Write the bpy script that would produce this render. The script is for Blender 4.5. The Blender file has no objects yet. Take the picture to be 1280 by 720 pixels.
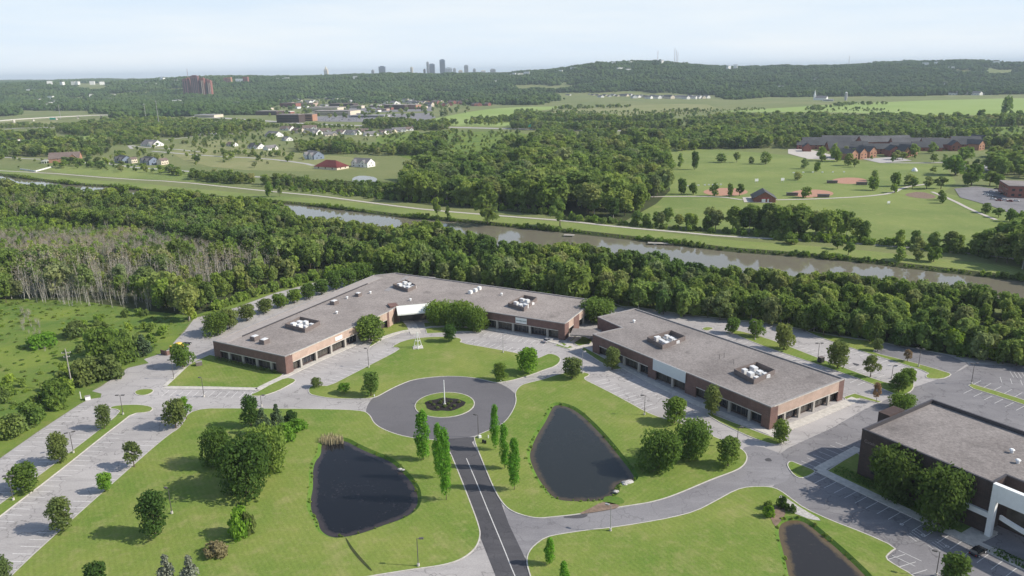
import bpy, bmesh, math, random
import numpy as np
from mathutils import Vector, Matrix, geometry
random.seed(7); RNG = np.random.default_rng(7)
R = math.radians
SC = bpy.context.scene
COL = SC.collection

# ------------------------------------------------------------------ camera model
W0, H0, FPX, CAMH = 1280, 720, 940.0, 105.0
PITCH = math.atan(270 / FPX); ROLL = math.atan(20 / 1280)
CP, SP = math.cos(PITCH), math.sin(PITCH)
CR, SR = math.cos(-ROLL), math.sin(-ROLL)

def ray(px, py):
    dx, dy = (px - 640) / FPX, -(py - 360) / FPX
    x = dx * CR - dy * SR; y = dx * SR + dy * CR
    return x, CP + y * SP, -SP + y * CP
def G(px, py, z=0.0):
    x, fy, fz = ray(px, py); t = -(CAMH - z) / fz
    return (x * t, fy * t)
def PY(px, py, Y):
    x, fy, fz = ray(px, py); t = Y / fy
    return (x * t, CAMH + fz * t)
def P(X, Y, Z):
    v = Z - CAMH
    d = Y * CP - v * SP; x = X / d; y = (Y * SP + v * CP) / d
    return 640 + FPX * (x * CR + y * SR), 360 - FPX * (-x * SR + y * CR)
def hgt(px, pyb, pyt):
    """height of a thing whose foot is at pixel (px,pyb) and top at row pyt"""
    g = G(px, pyb); lo, hi = 0.0, 60.0
    for _ in range(30):
        m = (lo + hi) / 2
        if P(g[0], g[1], m)[1] > pyt: lo = m
        else: hi = m
    return lo
def wid(px, py, wpx):
    g = G(px, py); z = g[1] * CP + CAMH * SP
    return wpx * z / FPX

# ------------------------------------------------------------------ materials
MATS = {}
LEAFGAIN = 2.1
def N(nt, typ, **kw):
    n = nt.nodes.new(typ)
    for k, v in kw.items():
        if isinstance(k, str) and k.startswith('i_'):
            n.inputs[k[2:].replace('_', ' ')].default_value = v
        else: setattr(n, k, v)
    return n
def newmat(name):
    m = bpy.data.materials.new(name); m.use_nodes = True
    nt = m.node_tree; nt.nodes.clear()
    out = nt.nodes.new('ShaderNodeOutputMaterial'); MATS[name] = m
    return m, nt, out
def geo_pos(nt, scale=(1, 1, 1), rot=0.0):
    g = nt.nodes.new('ShaderNodeNewGeometry'); mp = nt.nodes.new('ShaderNodeMapping')
    mp.inputs['Scale'].default_value = scale; mp.inputs['Rotation'].default_value = (0, 0, rot)
    nt.links.new(g.outputs['Position'], mp.inputs['Vector']); return mp.outputs[0]
def noise(nt, vec, scale, detail=4, rough=0.6):
    n = nt.nodes.new('ShaderNodeTexNoise'); n.inputs['Scale'].default_value = scale
    n.inputs['Detail'].default_value = detail; n.inputs['Roughness'].default_value = rough
    nt.links.new(vec, n.inputs['Vector']); return n.outputs['Fac']
def ramp(nt, fac, stops):
    r = nt.nodes.new('ShaderNodeValToRGB'); e = r.color_ramp.elements
    while len(e) < len(stops): e.new(0.5)
    for el, (p, c) in zip(e, stops):
        el.position = p; el.color = (c[0], c[1], c[2], 1) if not isinstance(c, (int, float)) else (c, c, c, 1)
    nt.links.new(fac, r.inputs[0]); return r.outputs[0]
def mix(nt, fac, a, b, mode='MIX'):
    m = nt.nodes.new('ShaderNodeMix'); m.data_type = 'RGBA'; m.blend_type = mode
    for s, v in ((m.inputs[0], fac), (m.inputs[6], a), (m.inputs[7], b)):
        if hasattr(v, 'is_linked'): nt.links.new(v, s)
        elif isinstance(v, (int, float)): s.default_value = v
        else: s.default_value = (v[0], v[1], v[2], 1)
    return m.outputs[2]
def finish(nt, out, col, rough=0.85, spec=0.3, bump=None, bstr=0.3, bdist=0.1, metal=0.0):
    b = nt.nodes.new('ShaderNodeBsdfPrincipled')
    if hasattr(col, 'is_linked'): nt.links.new(col, b.inputs['Base Color'])
    else: b.inputs['Base Color'].default_value = (*col, 1)
    b.inputs['Roughness'].default_value = rough; b.inputs['Specular IOR Level'].default_value = spec
    b.inputs['Metallic'].default_value = metal
    if bump is not None:
        bp = nt.nodes.new('ShaderNodeBump'); bp.inputs['Strength'].default_value = bstr; bp.inputs['Distance'].default_value = bdist
        nt.links.new(bump, bp.inputs['Height']); nt.links.new(bp.outputs[0], b.inputs['Normal'])
    nt.links.new(b.outputs[0], out.inputs['Surface']); return b

def mk_plain(name, col, rough=0.7, spec=0.3, metal=0.0, var=0.12, scale=0.8):
    m, nt, out = newmat(name); v = geo_pos(nt)
    f = noise(nt, v, scale, 5, 0.65)
    c = ramp(nt, f, [(0.3, [k * (1 - var) for k in col]), (0.7, [min(1, k * (1 + var)) for k in col])])
    finish(nt, out, c, rough, spec, metal=metal); return m
def mk_grass(name, a, b, c, stripe=0.0, srot=0.0, sper=3.0, big=0.03):
    """short grass: a/b tones by broad patches, c worn tone, fine grain, mowing lines"""
    m, nt, out = newmat(name); v = geo_pos(nt)
    f1 = noise(nt, v, big, 5, 0.6); f2 = noise(nt, v, 0.35, 4, 0.7); f3 = noise(nt, v, 1.6, 3, 0.8)
    col = ramp(nt, f1, [(0.35, a), (0.62, b)])
    f5 = noise(nt, v, 0.09, 5, 0.7)
    col = mix(nt, ramp(nt, f2, [(0.5, 0.0), (0.72, 0.5)]), col, c)
    col = mix(nt, ramp(nt, f5, [(0.54, 0.0), (0.70, 0.6)]), col, c)
    if stripe:
        w = nt.nodes.new('ShaderNodeTexWave'); w.inputs['Scale'].default_value = 1.0 / sper
        w.inputs['Distortion'].default_value = 14.0; w.inputs['Detail'].default_value = 1; w.inputs['Detail Scale'].default_value = 0.035
        nt.links.new(geo_pos(nt, rot=srot), w.inputs['Vector'])
        s = ramp(nt, w.outputs['Fac'], [(0.35, 1 - stripe), (0.65, 1 + stripe)])
        col = mix(nt, 1.0, col, s, 'MULTIPLY')
    g = ramp(nt, f3, [(0.3, 0.86), (0.7, 1.12)])
    col = mix(nt, 1.0, col, g, 'MULTIPLY')
    finish(nt, out, col, 0.95, 0.1, bump=f3, bstr=0.5, bdist=0.25); return m
def mk_asphalt(name, a, b, crack=0.5, stain=(0.05, 0.05, 0.05), stainamt=0.5, rot=0.0):
    m, nt, out = newmat(name); v = geo_pos(nt)
    f1 = noise(nt, v, 0.035, 6, 0.65); f2 = noise(nt, geo_pos(nt, (0.25, 1.2, 1), rot), 0.22, 5, 0.7)
    f3 = noise(nt, v, 2.5, 3, 0.7)
    col = ramp(nt, f1, [(0.3, a), (0.7, b)])
    col = mix(nt, ramp(nt, f2, [(0.5, 0.0), (0.8, stainamt)]), col, stain)
    vo = nt.nodes.new('ShaderNodeTexVoronoi'); vo.feature = 'DISTANCE_TO_EDGE'; vo.inputs['Scale'].default_value = 0.11
    dn = nt.nodes.new('ShaderNodeVectorMath'); dn.operation = 'MULTIPLY_ADD'
    n2 = nt.nodes.new('ShaderNodeTexNoise'); n2.inputs['Scale'].default_value = 0.3; nt.links.new(v, n2.inputs['Vector'])
    nt.links.new(n2.outputs['Color'], dn.inputs[0]); dn.inputs[1].default_value = (7, 7, 7); nt.links.new(v, dn.inputs[2])
    nt.links.new(dn.outputs[0], vo.inputs['Vector'])
    col = mix(nt, ramp(nt, vo.outputs['Distance'], [(0.0, crack), (0.022, 0.0)]), col, [k * 0.45 for k in a])
    col = mix(nt, 1.0, col, ramp(nt, f3, [(0.3, 0.88), (0.7, 1.12)]), 'MULTIPLY')
    finish(nt, out, col, 0.9, 0.2, bump=f3, bstr=0.2, bdist=0.03); return m
def mk_roof(name, a, b):
    m, nt, out = newmat(name); v = geo_pos(nt)
    f1 = noise(nt, v, 0.05, 6, 0.7); f3 = noise(nt, v, 1.5, 4, 0.85); f4 = noise(nt, geo_pos(nt, (1, 1, 1), 1), 0.13, 4, 0.6)
    col = ramp(nt, f1, [(0.35, a), (0.62, b)])
    col = mix(nt, ramp(nt, f4, [(0.60, 0.0), (0.72, 0.55)]), col, [k * 0.62 for k in a])
    col = mix(nt, 1.0, col, ramp(nt, f3, [(0.34, 0.68), (0.66, 1.32)]), 'MULTIPLY')
    finish(nt, out, col, 0.95, 0.15, bump=f3, bstr=0.3, bdist=0.05); return m
def mk_brick(name, a, b, mortar):
    m, nt, out = newmat(name)
    tc = nt.nodes.new('ShaderNodeTexCoord'); v = geo_pos(nt)
    f1 = noise(nt, v, 0.4, 5, 0.7)
    sx = nt.nodes.new('ShaderNodeSeparateXYZ'); nt.links.new(v, sx.inputs[0])
    ad = nt.nodes.new('ShaderNodeMath'); nt.links.new(sx.outputs[0], ad.inputs[0]); nt.links.new(sx.outputs[1], ad.inputs[1])
    cx = nt.nodes.new('ShaderNodeCombineXYZ'); nt.links.new(ad.outputs[0], cx.inputs[0]); nt.links.new(sx.outputs[2], cx.inputs[1])
    br = nt.nodes.new('ShaderNodeTexBrick'); br.inputs['Scale'].default_value = 1.6
    br.inputs['Color1'].default_value = (*a, 1); br.inputs['Color2'].default_value = (*b, 1); br.inputs['Mortar'].default_value = (*mortar, 1)
    br.inputs['Mortar Size'].default_value = 0.015
    nt.links.new(cx.outputs[0], br.inputs['Vector'])
    col = mix(nt, 1.0, br.outputs['Color'], ramp(nt, f1, [(0.3, 0.82), (0.7, 1.15)]), 'MULTIPLY')
    finish(nt, out, col, 0.9, 0.2); return m
def mk_leaf(name, cols, trans=0.5, gain=None):
    """cols: tones picked by the plant's own random number, clump tone from position"""
    m, nt, out = newmat(name)
    oi = nt.nodes.new('ShaderNodeObjectInfo')
    cols = [tuple(q * (gain or LEAFGAIN) for q in k) for k in cols]
    c = ramp(nt, oi.outputs['Random'], [(i / max(1, len(cols) - 1), k) for i, k in enumerate(cols)])
    cols = None; c = mix(nt, 1.0, c, (1.10, 1.04, 0.95), 'MULTIPLY')
    v = geo_pos(nt); f = noise(nt, v, 0.8, 4, 0.8); f2 = noise(nt, v, 0.02 if name != 'leaf_far' else 0.005, 4, 0.6)
    c = mix(nt, 1.0, c, ramp(nt, f, [(0.3, 0.68), (0.7, 1.35)]), 'MULTIPLY')
    c = mix(nt, 1.0, c, ramp(nt, f2, [(0.35, (0.78, 0.86, 0.92)), (0.65, (1.28, 1.15, 1.0))]), 'MULTIPLY')
    d = nt.nodes.new('ShaderNodeBsdfDiffuse'); t = nt.nodes.new('ShaderNodeBsdfTranslucent'); ms = nt.nodes.new('ShaderNodeMixShader')
    ms.inputs[0].default_value = trans
    nt.links.new(c, d.inputs[0]); nt.links.new(c, t.inputs[0])
    nt.links.new(d.outputs[0], ms.inputs[1]); nt.links.new(t.outputs[0], ms.inputs[2]); nt.links.new(ms.outputs[0], out.inputs['Surface'])
    return m
def mk_water(name, col, rough=0.06, wscale=0.6, wstr=0.12, weed=None, spec=0.5, shallow=(0.05, 0.045, 0.03)):
    m, nt, out = newmat(name); v = geo_pos(nt)
    c = col
    if weed:
        f = noise(nt, v, 0.9, 5, 0.85); f0 = noise(nt, v, 0.05, 3, 0.5)
        k = nt.nodes.new('ShaderNodeMath'); k.operation = 'MULTIPLY'; nt.links.new(ramp(nt, f, [(0.56, 0.0), (0.7, 1.0)]), k.inputs[0])
        nt.links.new(ramp(nt, f0, [(0.42, 0.0), (0.62, 1.0)]), k.inputs[1])
        c = mix(nt, k.outputs[0], col, weed)
    if weed:
        at = nt.nodes.new('ShaderNodeAttribute'); at.attribute_name = 'depth'
        nn = noise(nt, v, 0.5, 4, 0.7); sm = nt.nodes.new('ShaderNodeMath'); sm.operation = 'MULTIPLY_ADD'; nt.links.new(nn, sm.inputs[0]); sm.inputs[1].default_value = -2.6; nt.links.new(at.outputs['Fac'], sm.inputs[2])
        c = mix(nt, ramp(nt, sm.outputs[0], [(0.0, 0.9), (1.0, 0.0)]), c, shallow)
    b = noise(nt, v, wscale, 3, 0.6)
    p = finish(nt, out, c, rough, spec, bump=b, bstr=wstr, bdist=0.1)
    p.inputs['IOR'].default_value = 1.33
    return m
def mk_glass(name, col, rough=0.08, spec=0.6):
    m, nt, out = newmat(name); v = geo_pos(nt)
    f = noise(nt, v, 0.35, 2, 0.5)
    c = ramp(nt, f, [(0.35, [k * 0.5 for k in col]), (0.65, col)])
    finish(nt, out, c, rough, spec); return m

mk_grass('lawn', (0.215, 0.255, 0.060), (0.130, 0.205, 0.036), (0.30, 0.285, 0.115), stripe=0.03, srot=R(-32), sper=4.2, big=0.03)
mk_grass('lawn_b', (0.215, 0.255, 0.060), (0.130, 0.205, 0.036), (0.29, 0.28, 0.11), stripe=0.03, srot=R(38), sper=4.2, big=0.03)
mk_grass('bank_grass', (0.110, 0.20, 0.030), (0.080, 0.15, 0.025), (0.16, 0.20, 0.05))
mk_grass('meadow', (0.185, 0.240, 0.045), (0.095, 0.165, 0.034), (0.25, 0.25, 0.08), big=0.045)
mk_grass('land', (0.140, 0.178, 0.060), (0.195, 0.210, 0.085), (0.25, 0.245, 0.12), big=0.006)
mk_grass('park', (0.150, 0.205, 0.058), (0.215, 0.260, 0.078), (0.28, 0.28, 0.11), stripe=0.07, srot=R(55), sper=6, big=0.012)
mk_grass('field_pale', (0.225, 0.315, 0.080), (0.27, 0.35, 0.11), (0.32, 0.36, 0.15), big=0.004)
mk_grass('field_dry', (0.25, 0.25, 0.11), (0.20, 0.225, 0.085), (0.32, 0.29, 0.17), big=0.01)
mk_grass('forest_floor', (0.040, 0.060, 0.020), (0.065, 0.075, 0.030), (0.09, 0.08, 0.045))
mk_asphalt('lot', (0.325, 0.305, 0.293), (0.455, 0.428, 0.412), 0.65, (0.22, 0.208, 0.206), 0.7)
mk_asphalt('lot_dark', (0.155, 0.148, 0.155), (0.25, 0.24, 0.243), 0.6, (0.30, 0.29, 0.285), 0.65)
mk_asphalt('drive_dark', (0.068, 0.066, 0.072), (0.095, 0.092, 0.098), 0.4, (0.14, 0.135, 0.14), 0.6, R(-10))
mk_asphalt('round_asphalt', (0.125, 0.120, 0.126), (0.155, 0.148, 0.154), 0.15, (0.20, 0.19, 0.195), 0.3)
mk_asphalt('curve_asphalt', (0.19, 0.182, 0.19), (0.26, 0.25, 0.255), 0.4, (0.36, 0.35, 0.35), 0.6, R(20))
mk_plain('concrete', (0.52, 0.49, 0.44), 0.85, 0.2, var=0.2)
mk_plain('pale_path', (0.50, 0.46, 0.41), 0.9, 0.1, var=0.15)
mk_plain('far_road', (0.42, 0.40, 0.38), 0.9, 0.1)
mk_plain('pale_gravel', (0.36, 0.325, 0.30), 0.9, 0.1)
mk_plain('paint', (0.56, 0.55, 0.53), 0.8, 0.2, var=0.2, scale=2)
mk_plain('paint_worn', (0.66, 0.64, 0.62), 0.85, 0.2, var=0.25, scale=2)
mk_plain('paint_yellow', (0.55, 0.42, 0.08), 0.8, 0.2)
mk_plain('soil', (0.22, 0.16, 0.12), 0.95, 0.1, var=0.3)
mk_plain('infield', (0.42, 0.235, 0.165), 0.95, 0.1, var=0.15)
mk_plain('mulch', (0.030, 0.026, 0.026), 0.95, 0.1, var=0.5, scale=3)
mk_roof('roof_gravel', (0.240, 0.211, 0.194), (0.330, 0.292, 0.268))
mk_roof('roof_gravel_dark', (0.195, 0.174, 0.163), (0.275, 0.248, 0.232))
mk_roof('shingle_dark', (0.072, 0.074, 0.078), (0.10, 0.102, 0.106))
mk_roof('shingle_mid', (0.10, 0.10, 0.10), (0.13, 0.13, 0.135))
mk_roof('shingle_grey', (0.16, 0.155, 0.155), (0.21, 0.20, 0.20))
mk_roof('shingle_brown', (0.15, 0.115, 0.10), (0.20, 0.155, 0.135))
mk_roof('roof_maroon', (0.13, 0.035, 0.035), (0.17, 0.05, 0.045))
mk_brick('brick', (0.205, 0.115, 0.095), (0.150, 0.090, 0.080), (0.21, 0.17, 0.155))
mk_brick('brick_tan', (0.47, 0.335, 0.265), (0.44, 0.32, 0.26), (0.50, 0.42, 0.35))  # tan brick, and the paler copy of brick for sunlit office bands
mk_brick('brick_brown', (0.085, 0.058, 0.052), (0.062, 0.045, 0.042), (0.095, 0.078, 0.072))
mk_brick('brick_orange', (0.42, 0.22, 0.14), (0.35, 0.18, 0.12), (0.42, 0.28, 0.20))
mk_brick('brick_purple', (0.20, 0.095, 0.095), (0.17, 0.085, 0.085), (0.22, 0.15, 0.15))
mk_brick('brick_red', (0.30, 0.11, 0.085), (0.24, 0.09, 0.07), (0.28, 0.18, 0.15))
mk_plain('white_paint', (0.80, 0.80, 0.78), 0.6, 0.3, var=0.05)
mk_plain('white_panel', (0.62, 0.66, 0.68), 0.5, 0.4, var=0.05)
mk_plain('canopy_panel', (0.74, 0.75, 0.69), 0.6, 0.3, var=0.05)
mk_plain('column', (0.40, 0.37, 0.33), 0.8, 0.2)
mk_plain('coping', (0.30, 0.28, 0.27), 0.6, 0.4)
mk_plain('coping_dark', (0.06, 0.055, 0.06), 0.6, 0.4)
mk_plain('screen_brown', (0.17, 0.14, 0.13), 0.7, 0.3)
mk_plain('unit_metal', (0.72, 0.72, 0.71), 0.5, 0.5, var=0.08)
mk_plain('duct', (0.45, 0.45, 0.45), 0.4, 0.5, metal=0.3)
mk_plain('pole_metal', (0.33, 0.32, 0.32), 0.5, 0.5)
mk_plain('pole_bronze', (0.10, 0.09, 0.085), 0.5, 0.5)
mk_plain('black_metal', (0.02, 0.02, 0.022), 0.5, 0.4)
mk_plain('rubber', (0.02, 0.02, 0.02), 0.85, 0.2)
mk_plain('wood_grey', (0.36, 0.33, 0.29), 0.9, 0.1)
mk_plain('bark', (0.13, 0.10, 0.075), 0.95, 0.1, var=0.3, scale=2)
mk_plain('bark_pale', (0.40, 0.375, 0.33), 0.95, 0.1, var=0.25, scale=2)
mk_plain('yellow_paint', (0.75, 0.50, 0.05), 0.5, 0.4)
mk_plain('green_sign', (0.02, 0.33, 0.22), 0.5, 0.4)
mk_plain('red_paint', (0.42, 0.05, 0.05), 0.6, 0.3)
mk_plain('cream', (0.66, 0.58, 0.46), 0.7, 0.2)
mk_plain('siding_white', (0.80, 0.785, 0.75), 0.7, 0.2)
mk_plain('siding_blue', (0.20, 0.24, 0.31), 0.7, 0.2)
mk_plain('siding_grey', (0.38, 0.38, 0.39), 0.7, 0.2)
mk_plain('rock', (0.45, 0.43, 0.40), 0.95, 0.1, var=0.3, scale=1.5)
mk_plain('car_silver', (0.50, 0.51, 0.53), 0.3, 0.6, metal=0.4, var=0.02)
mk_plain('car_black', (0.012, 0.012, 0.014), 0.25, 0.6, var=0.02)
mk_plain('car_white', (0.78, 0.78, 0.78), 0.3, 0.6, var=0.02)
mk_plain('car_blue', (0.03, 0.05, 0.11), 0.3, 0.6, var=0.02)
mk_plain('car_red', (0.25, 0.02, 0.02), 0.3, 0.6, var=0.02)
mk_plain('sign_ink', (0.05, 0.14, 0.14), 0.7, 0.2)
mk_plain('letter_dim', (0.26, 0.21, 0.19), 0.7, 0.2)
mk_plain('tower_blue', (0.10, 0.13, 0.19), 0.4, 0.5)
mk_plain('tower_grey', (0.35, 0.35, 0.36), 0.7, 0.3)
mk_plain('reed', (0.42, 0.36, 0.22), 0.9, 0.1, var=0.3)
mk_glass('glass_dark', (0.035, 0.037, 0.045)); mk_glass('glass_store', (0.11, 0.10, 0.085))
mk_plain('headlight', (0.85, 0.85, 0.85), 0.2, 0.6); mk_plain('taillight', (0.35, 0.01, 0.01), 0.3, 0.6)
mk_leaf('leaf_mid', [(0.058, 0.098, 0.022), (0.080, 0.130, 0.028), (0.050, 0.085, 0.022), (0.088, 0.138, 0.034)])
mk_leaf('leaf_bright', [(0.085, 0.165, 0.024), (0.075, 0.150, 0.020), (0.095, 0.180, 0.028)])
mk_leaf('leaf_dark', [(0.030, 0.062, 0.018), (0.040, 0.078, 0.020), (0.034, 0.066, 0.018)])
mk_leaf('leaf_olive', [(0.070, 0.098, 0.034), (0.082, 0.112, 0.038)])
mk_leaf('leaf_lime', [(0.13, 0.19, 0.02), (0.15, 0.21, 0.025)])
mk_leaf('leaf_poplar', [(0.060, 0.150, 0.018), (0.070, 0.165, 0.022)])
mk_leaf('leaf_spruce', [(0.040, 0.062, 0.034), (0.032, 0.054, 0.030)], 0.1)
mk_leaf('leaf_blue', [(0.15, 0.19, 0.17), (0.17, 0.21, 0.185)], 0.1, 0.95)
mk_leaf('leaf_greyish', [(0.12, 0.115, 0.075), (0.11, 0.11, 0.065)])
mk_leaf('leaf_deep', [(0.036, 0.062, 0.018), (0.046, 0.078, 0.020)])  # deep leaf green of the two trees before the dark brick building
mk_leaf('leaf_brown', [(0.16, 0.115, 0.075), (0.13, 0.10, 0.06)])
mk_leaf('leaf_forest', [(0.052, 0.082, 0.022), (0.086, 0.126, 0.032), (0.040, 0.066, 0.020), (0.100, 0.140, 0.040), (0.062, 0.094, 0.026), (0.092, 0.112, 0.050), (0.112, 0.158, 0.038), (0.056, 0.090, 0.030), (0.080, 0.124, 0.028), (0.120, 0.140, 0.070)], gain=2.5)
mk_leaf('leaf_shrub', [(0.095, 0.145, 0.034), (0.120, 0.180, 0.040), (0.065, 0.100, 0.030), (0.12, 0.165, 0.055), (0.100, 0.165, 0.030), (0.13, 0.19, 0.035)])
mk_leaf('twig_grey', [(0.23, 0.215, 0.18), (0.19, 0.18, 0.145), (0.27, 0.25, 0.21), (0.15, 0.17, 0.09)], 0.1, 1.2)
mk_leaf('leaf_far', [(0.036, 0.068, 0.024), (0.048, 0.086, 0.028), (0.056, 0.100, 0.030), (0.042, 0.076, 0.026)], 0.2, 1.25)
mk_water('canal_water', (0.175, 0.158, 0.118), 0.05, 0.35, 0.03)
mk_water('pond_water_navy', (0.010, 0.011, 0.014), 0.10, 1.5, 0.15, weed=(0.060, 0.050, 0.055), shallow=(0.055, 0.045, 0.045))
mk_water('pond_water_green', (0.024, 0.027, 0.026), 0.10, 1.5, 0.15, weed=(0.050, 0.047, 0.040), shallow=(0.085, 0.065, 0.042))
mk_water('pond_water_brown', (0.030, 0.028, 0.027), 0.10, 1.5, 0.15, weed=(0.06, 0.052, 0.045), shallow=(0.13, 0.095, 0.05))

# ------------------------------------------------------------------ object helpers
def link(o, parent=None):
    COL.objects.link(o)
    if parent is not None: o.parent = parent
    return o
def mobj(name, verts, faces, mat, parent=None, smooth=False):
    me = bpy.data.meshes.new(name)
    me.from_pydata([tuple(v) for v in verts], [], [tuple(f) for f in faces])
    mats = mat if isinstance(mat, (list, tuple)) else [mat]
    for k in mats: me.materials.append(MATS[k])
    if smooth: me.polygons.foreach_set('use_smooth', [True] * len(me.polygons))
    me.update()
    return link(bpy.data.objects.new(name, me), parent)
def tag(o, label=None, cat=None, group=None, kind=None):
    if label: o['label'] = label
    if cat: o['category'] = cat
    if group: o['group'] = group
    if kind: o['kind'] = kind
    return o
def empty(name, loc=(0, 0, 0), rz=0, label=None, cat=None, group=None):
    o = bpy.data.objects.new(name, None); o.location = loc; o.rotation_euler = (0, 0, rz)
    o.empty_display_size = 0.5
    link(o); return tag(o, label, cat, group)
def dup(root, loc, rz=None, scale=None, label=None, group=None):
    r = root.copy(); COL.objects.link(r); r.location = loc
    if rz is not None: r.rotation_euler = (0, 0, rz)
    if scale is not None: r.scale = scale
    if label: r['label'] = label
    if group: r['group'] = group
    for ch in root.children:
        c = ch.copy(); COL.objects.link(c); c.parent = r
        for g in ch.children:
            d = g.copy(); COL.objects.link(d); d.parent = c
    return r
class MB:
    def __init__(s): s.v, s.f = [], []
    def add(s, vs, fs):
        b = len(s.v); s.v += [tuple(v) for v in vs]; s.f += [tuple(i + b for i in f) for f in fs]; return s
    def box(s, c, size, rz=0.0, taper=1.0):
        hx, hy, hz = size[0] / 2, size[1] / 2, size[2]
        ca, sa = math.cos(rz), math.sin(rz); vs = []
        for z, k in ((0, 1), (hz, taper)):
            for sx, sy in ((-1, -1), (1, -1), (1, 1), (-1, 1)):
                x, y = sx * hx * k, sy * hy * k
                vs.append((c[0] + x * ca - y * sa, c[1] + x * sa + y * ca, c[2] + z))
        return s.add(vs, [(3, 2, 1, 0), (4, 5, 6, 7), (0, 1, 5, 4), (1, 2, 6, 5), (2, 3, 7, 6), (3, 0, 4, 7)])
    def obox(s, p0, p1, n, depth, z0, z1, out=0.0):
        """box on the wall line p0->p1 (world xy), from out*n inward by depth, between heights"""
        q = [(p0[0] + n[0] * out, p0[1] + n[1] * out), (p1[0] + n[0] * out, p1[1] + n[1] * out)]
        r = [(a[0] - n[0] * depth, a[1] - n[1] * depth) for a in q]
        ring = [q[0], q[1], r[1], r[0]]
        return s.prism(ring, z0, z1)
    def prism(s, ring, z0, z1, cap=True):
        a = sum(ring[i][0] * ring[(i + 1) % len(ring)][1] - ring[(i + 1) % len(ring)][0] * ring[i][1] for i in range(len(ring)))
        if a < 0: ring = ring[::-1]
        n = len(ring); vs = [(x, y, z0) for x, y in ring] + [(x, y, z1) for x, y in ring]
        fs = [(i, (i + 1) % n, n + (i + 1) % n, n + i) for i in range(n)]
        if cap: fs += [tuple(range(n))[::-1], tuple(range(n, 2 * n))]
        return s.add(vs, fs)
    def tube(s, p0, p1, r0, r1, n=6):
        p0, p1 = Vector(p0), Vector(p1); d = (p1 - p0).normalized()
        u = d.orthogonal().normalized(); w = d.cross(u); vs = []
        for p, r in ((p0, r0), (p1, r1)):
            for i in range(n):
                a = 2 * math.pi * i / n; vs.append(p + u * math.cos(a) * r + w * math.sin(a) * r)
        return s.add(vs, [(i, (i + 1) % n, n + (i + 1) % n, n + i) for i in range(n)] + [tuple(range(n))[::-1], tuple(range(n, 2 * n))])
    def build(s, name, mat, parent=None, smooth=False): return mobj(name, s.v, s.f, mat, parent, smooth)

def area(r): return sum(r[i][0] * r[(i + 1) % len(r)][1] - r[(i + 1) % len(r)][0] * r[i][1] for i in range(len(r))) / 2
def ccw(r): return r if area(r) > 0 else r[::-1]
def chaikin(r, it=2, closed=True):
    for _ in range(it):
        out = []; n = len(r)
        for i in range(n if closed else n - 1):
            a, b = r[i], r[(i + 1) % n]
            out += [(a[0] * .75 + b[0] * .25, a[1] * .75 + b[1] * .25), (a[0] * .25 + b[0] * .75, a[1] * .25 + b[1] * .75)]
        r = out if closed else [r[0]] + out + [r[-1]]
    return r
def offset(r, d):
    """move a ccw ring outward by d"""
    r = ccw(r); n = len(r); out = []
    for i in range(n):
        a, b, c = Vector(r[i - 1]), Vector(r[i]), Vector(r[(i + 1) % n])
        e1 = (b - a); e2 = (c - b)
        if e1.length < 1e-6 or e2.length < 1e-6: out.append(tuple(b)); continue
        e1.normalize(); e2.normalize()
        n1, n2 = Vector((e1.y, -e1.x)), Vector((e2.y, -e2.x)); m = n1 + n2
        if m.length < 0.2: m = n1
        m.normalize(); k = 1 / max(0.5, m.dot(n1))
        out.append((b.x + m.x * d * k, b.y + m.y * d * k))
    return out
def inside(pts, ring):
    pts = np.asarray(pts); x, y = pts[:, 0], pts[:, 1]; r = np.asarray(ring); res = np.zeros(len(pts), bool); j = len(r) - 1
    for i in range(len(r)):
        xi, yi, xj, yj = r[i][0], r[i][1], r[j][0], r[j][1]
        if yi != yj:
            c = ((yi > y) != (yj > y)) & (x < (xj - xi) * (y - yi) / (yj - yi) + xi); res ^= c
        j = i
    return res
def ring_px(pts, z=0.0, smooth=0):
    r = [G(a, b, z) for a, b in pts]
    return ccw(chaikin(r, smooth) if smooth else r)
def sheet(name, outer, z, mat, holes=(), extra=None):
    vs, es = [], []
    for r in [outer] + list(holes):
        b = len(vs); vs += [Vector((p[0], p[1])) for p in r]; es += [(b + i, b + (i + 1) % len(r)) for i in range(len(r))]
    V2, E2, F2, *_ = geometry.delaunay_2d_cdt(vs, es, [], 0, 1e-4)
    c = np.array([[(V2[f[0]].x + V2[f[1]].x + V2[f[2]].x) / 3, (V2[f[0]].y + V2[f[1]].y + V2[f[2]].y) / 3] for f in F2])
    ok = inside(c, outer)
    for h in holes: ok &= ~inside(c, h)
    fs = []
    for f, k in zip(F2, ok):
        if k:
            a = (V2[f[1]] - V2[f[0]]).cross(V2[f[2]] - V2[f[0]]); fs.append(tuple(f) if a > 0 else tuple(f)[::-1])
    o = mobj(name, [(v.x, v.y, z) for v in V2], fs, mat); tag(o, kind='structure'); return o
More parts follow.
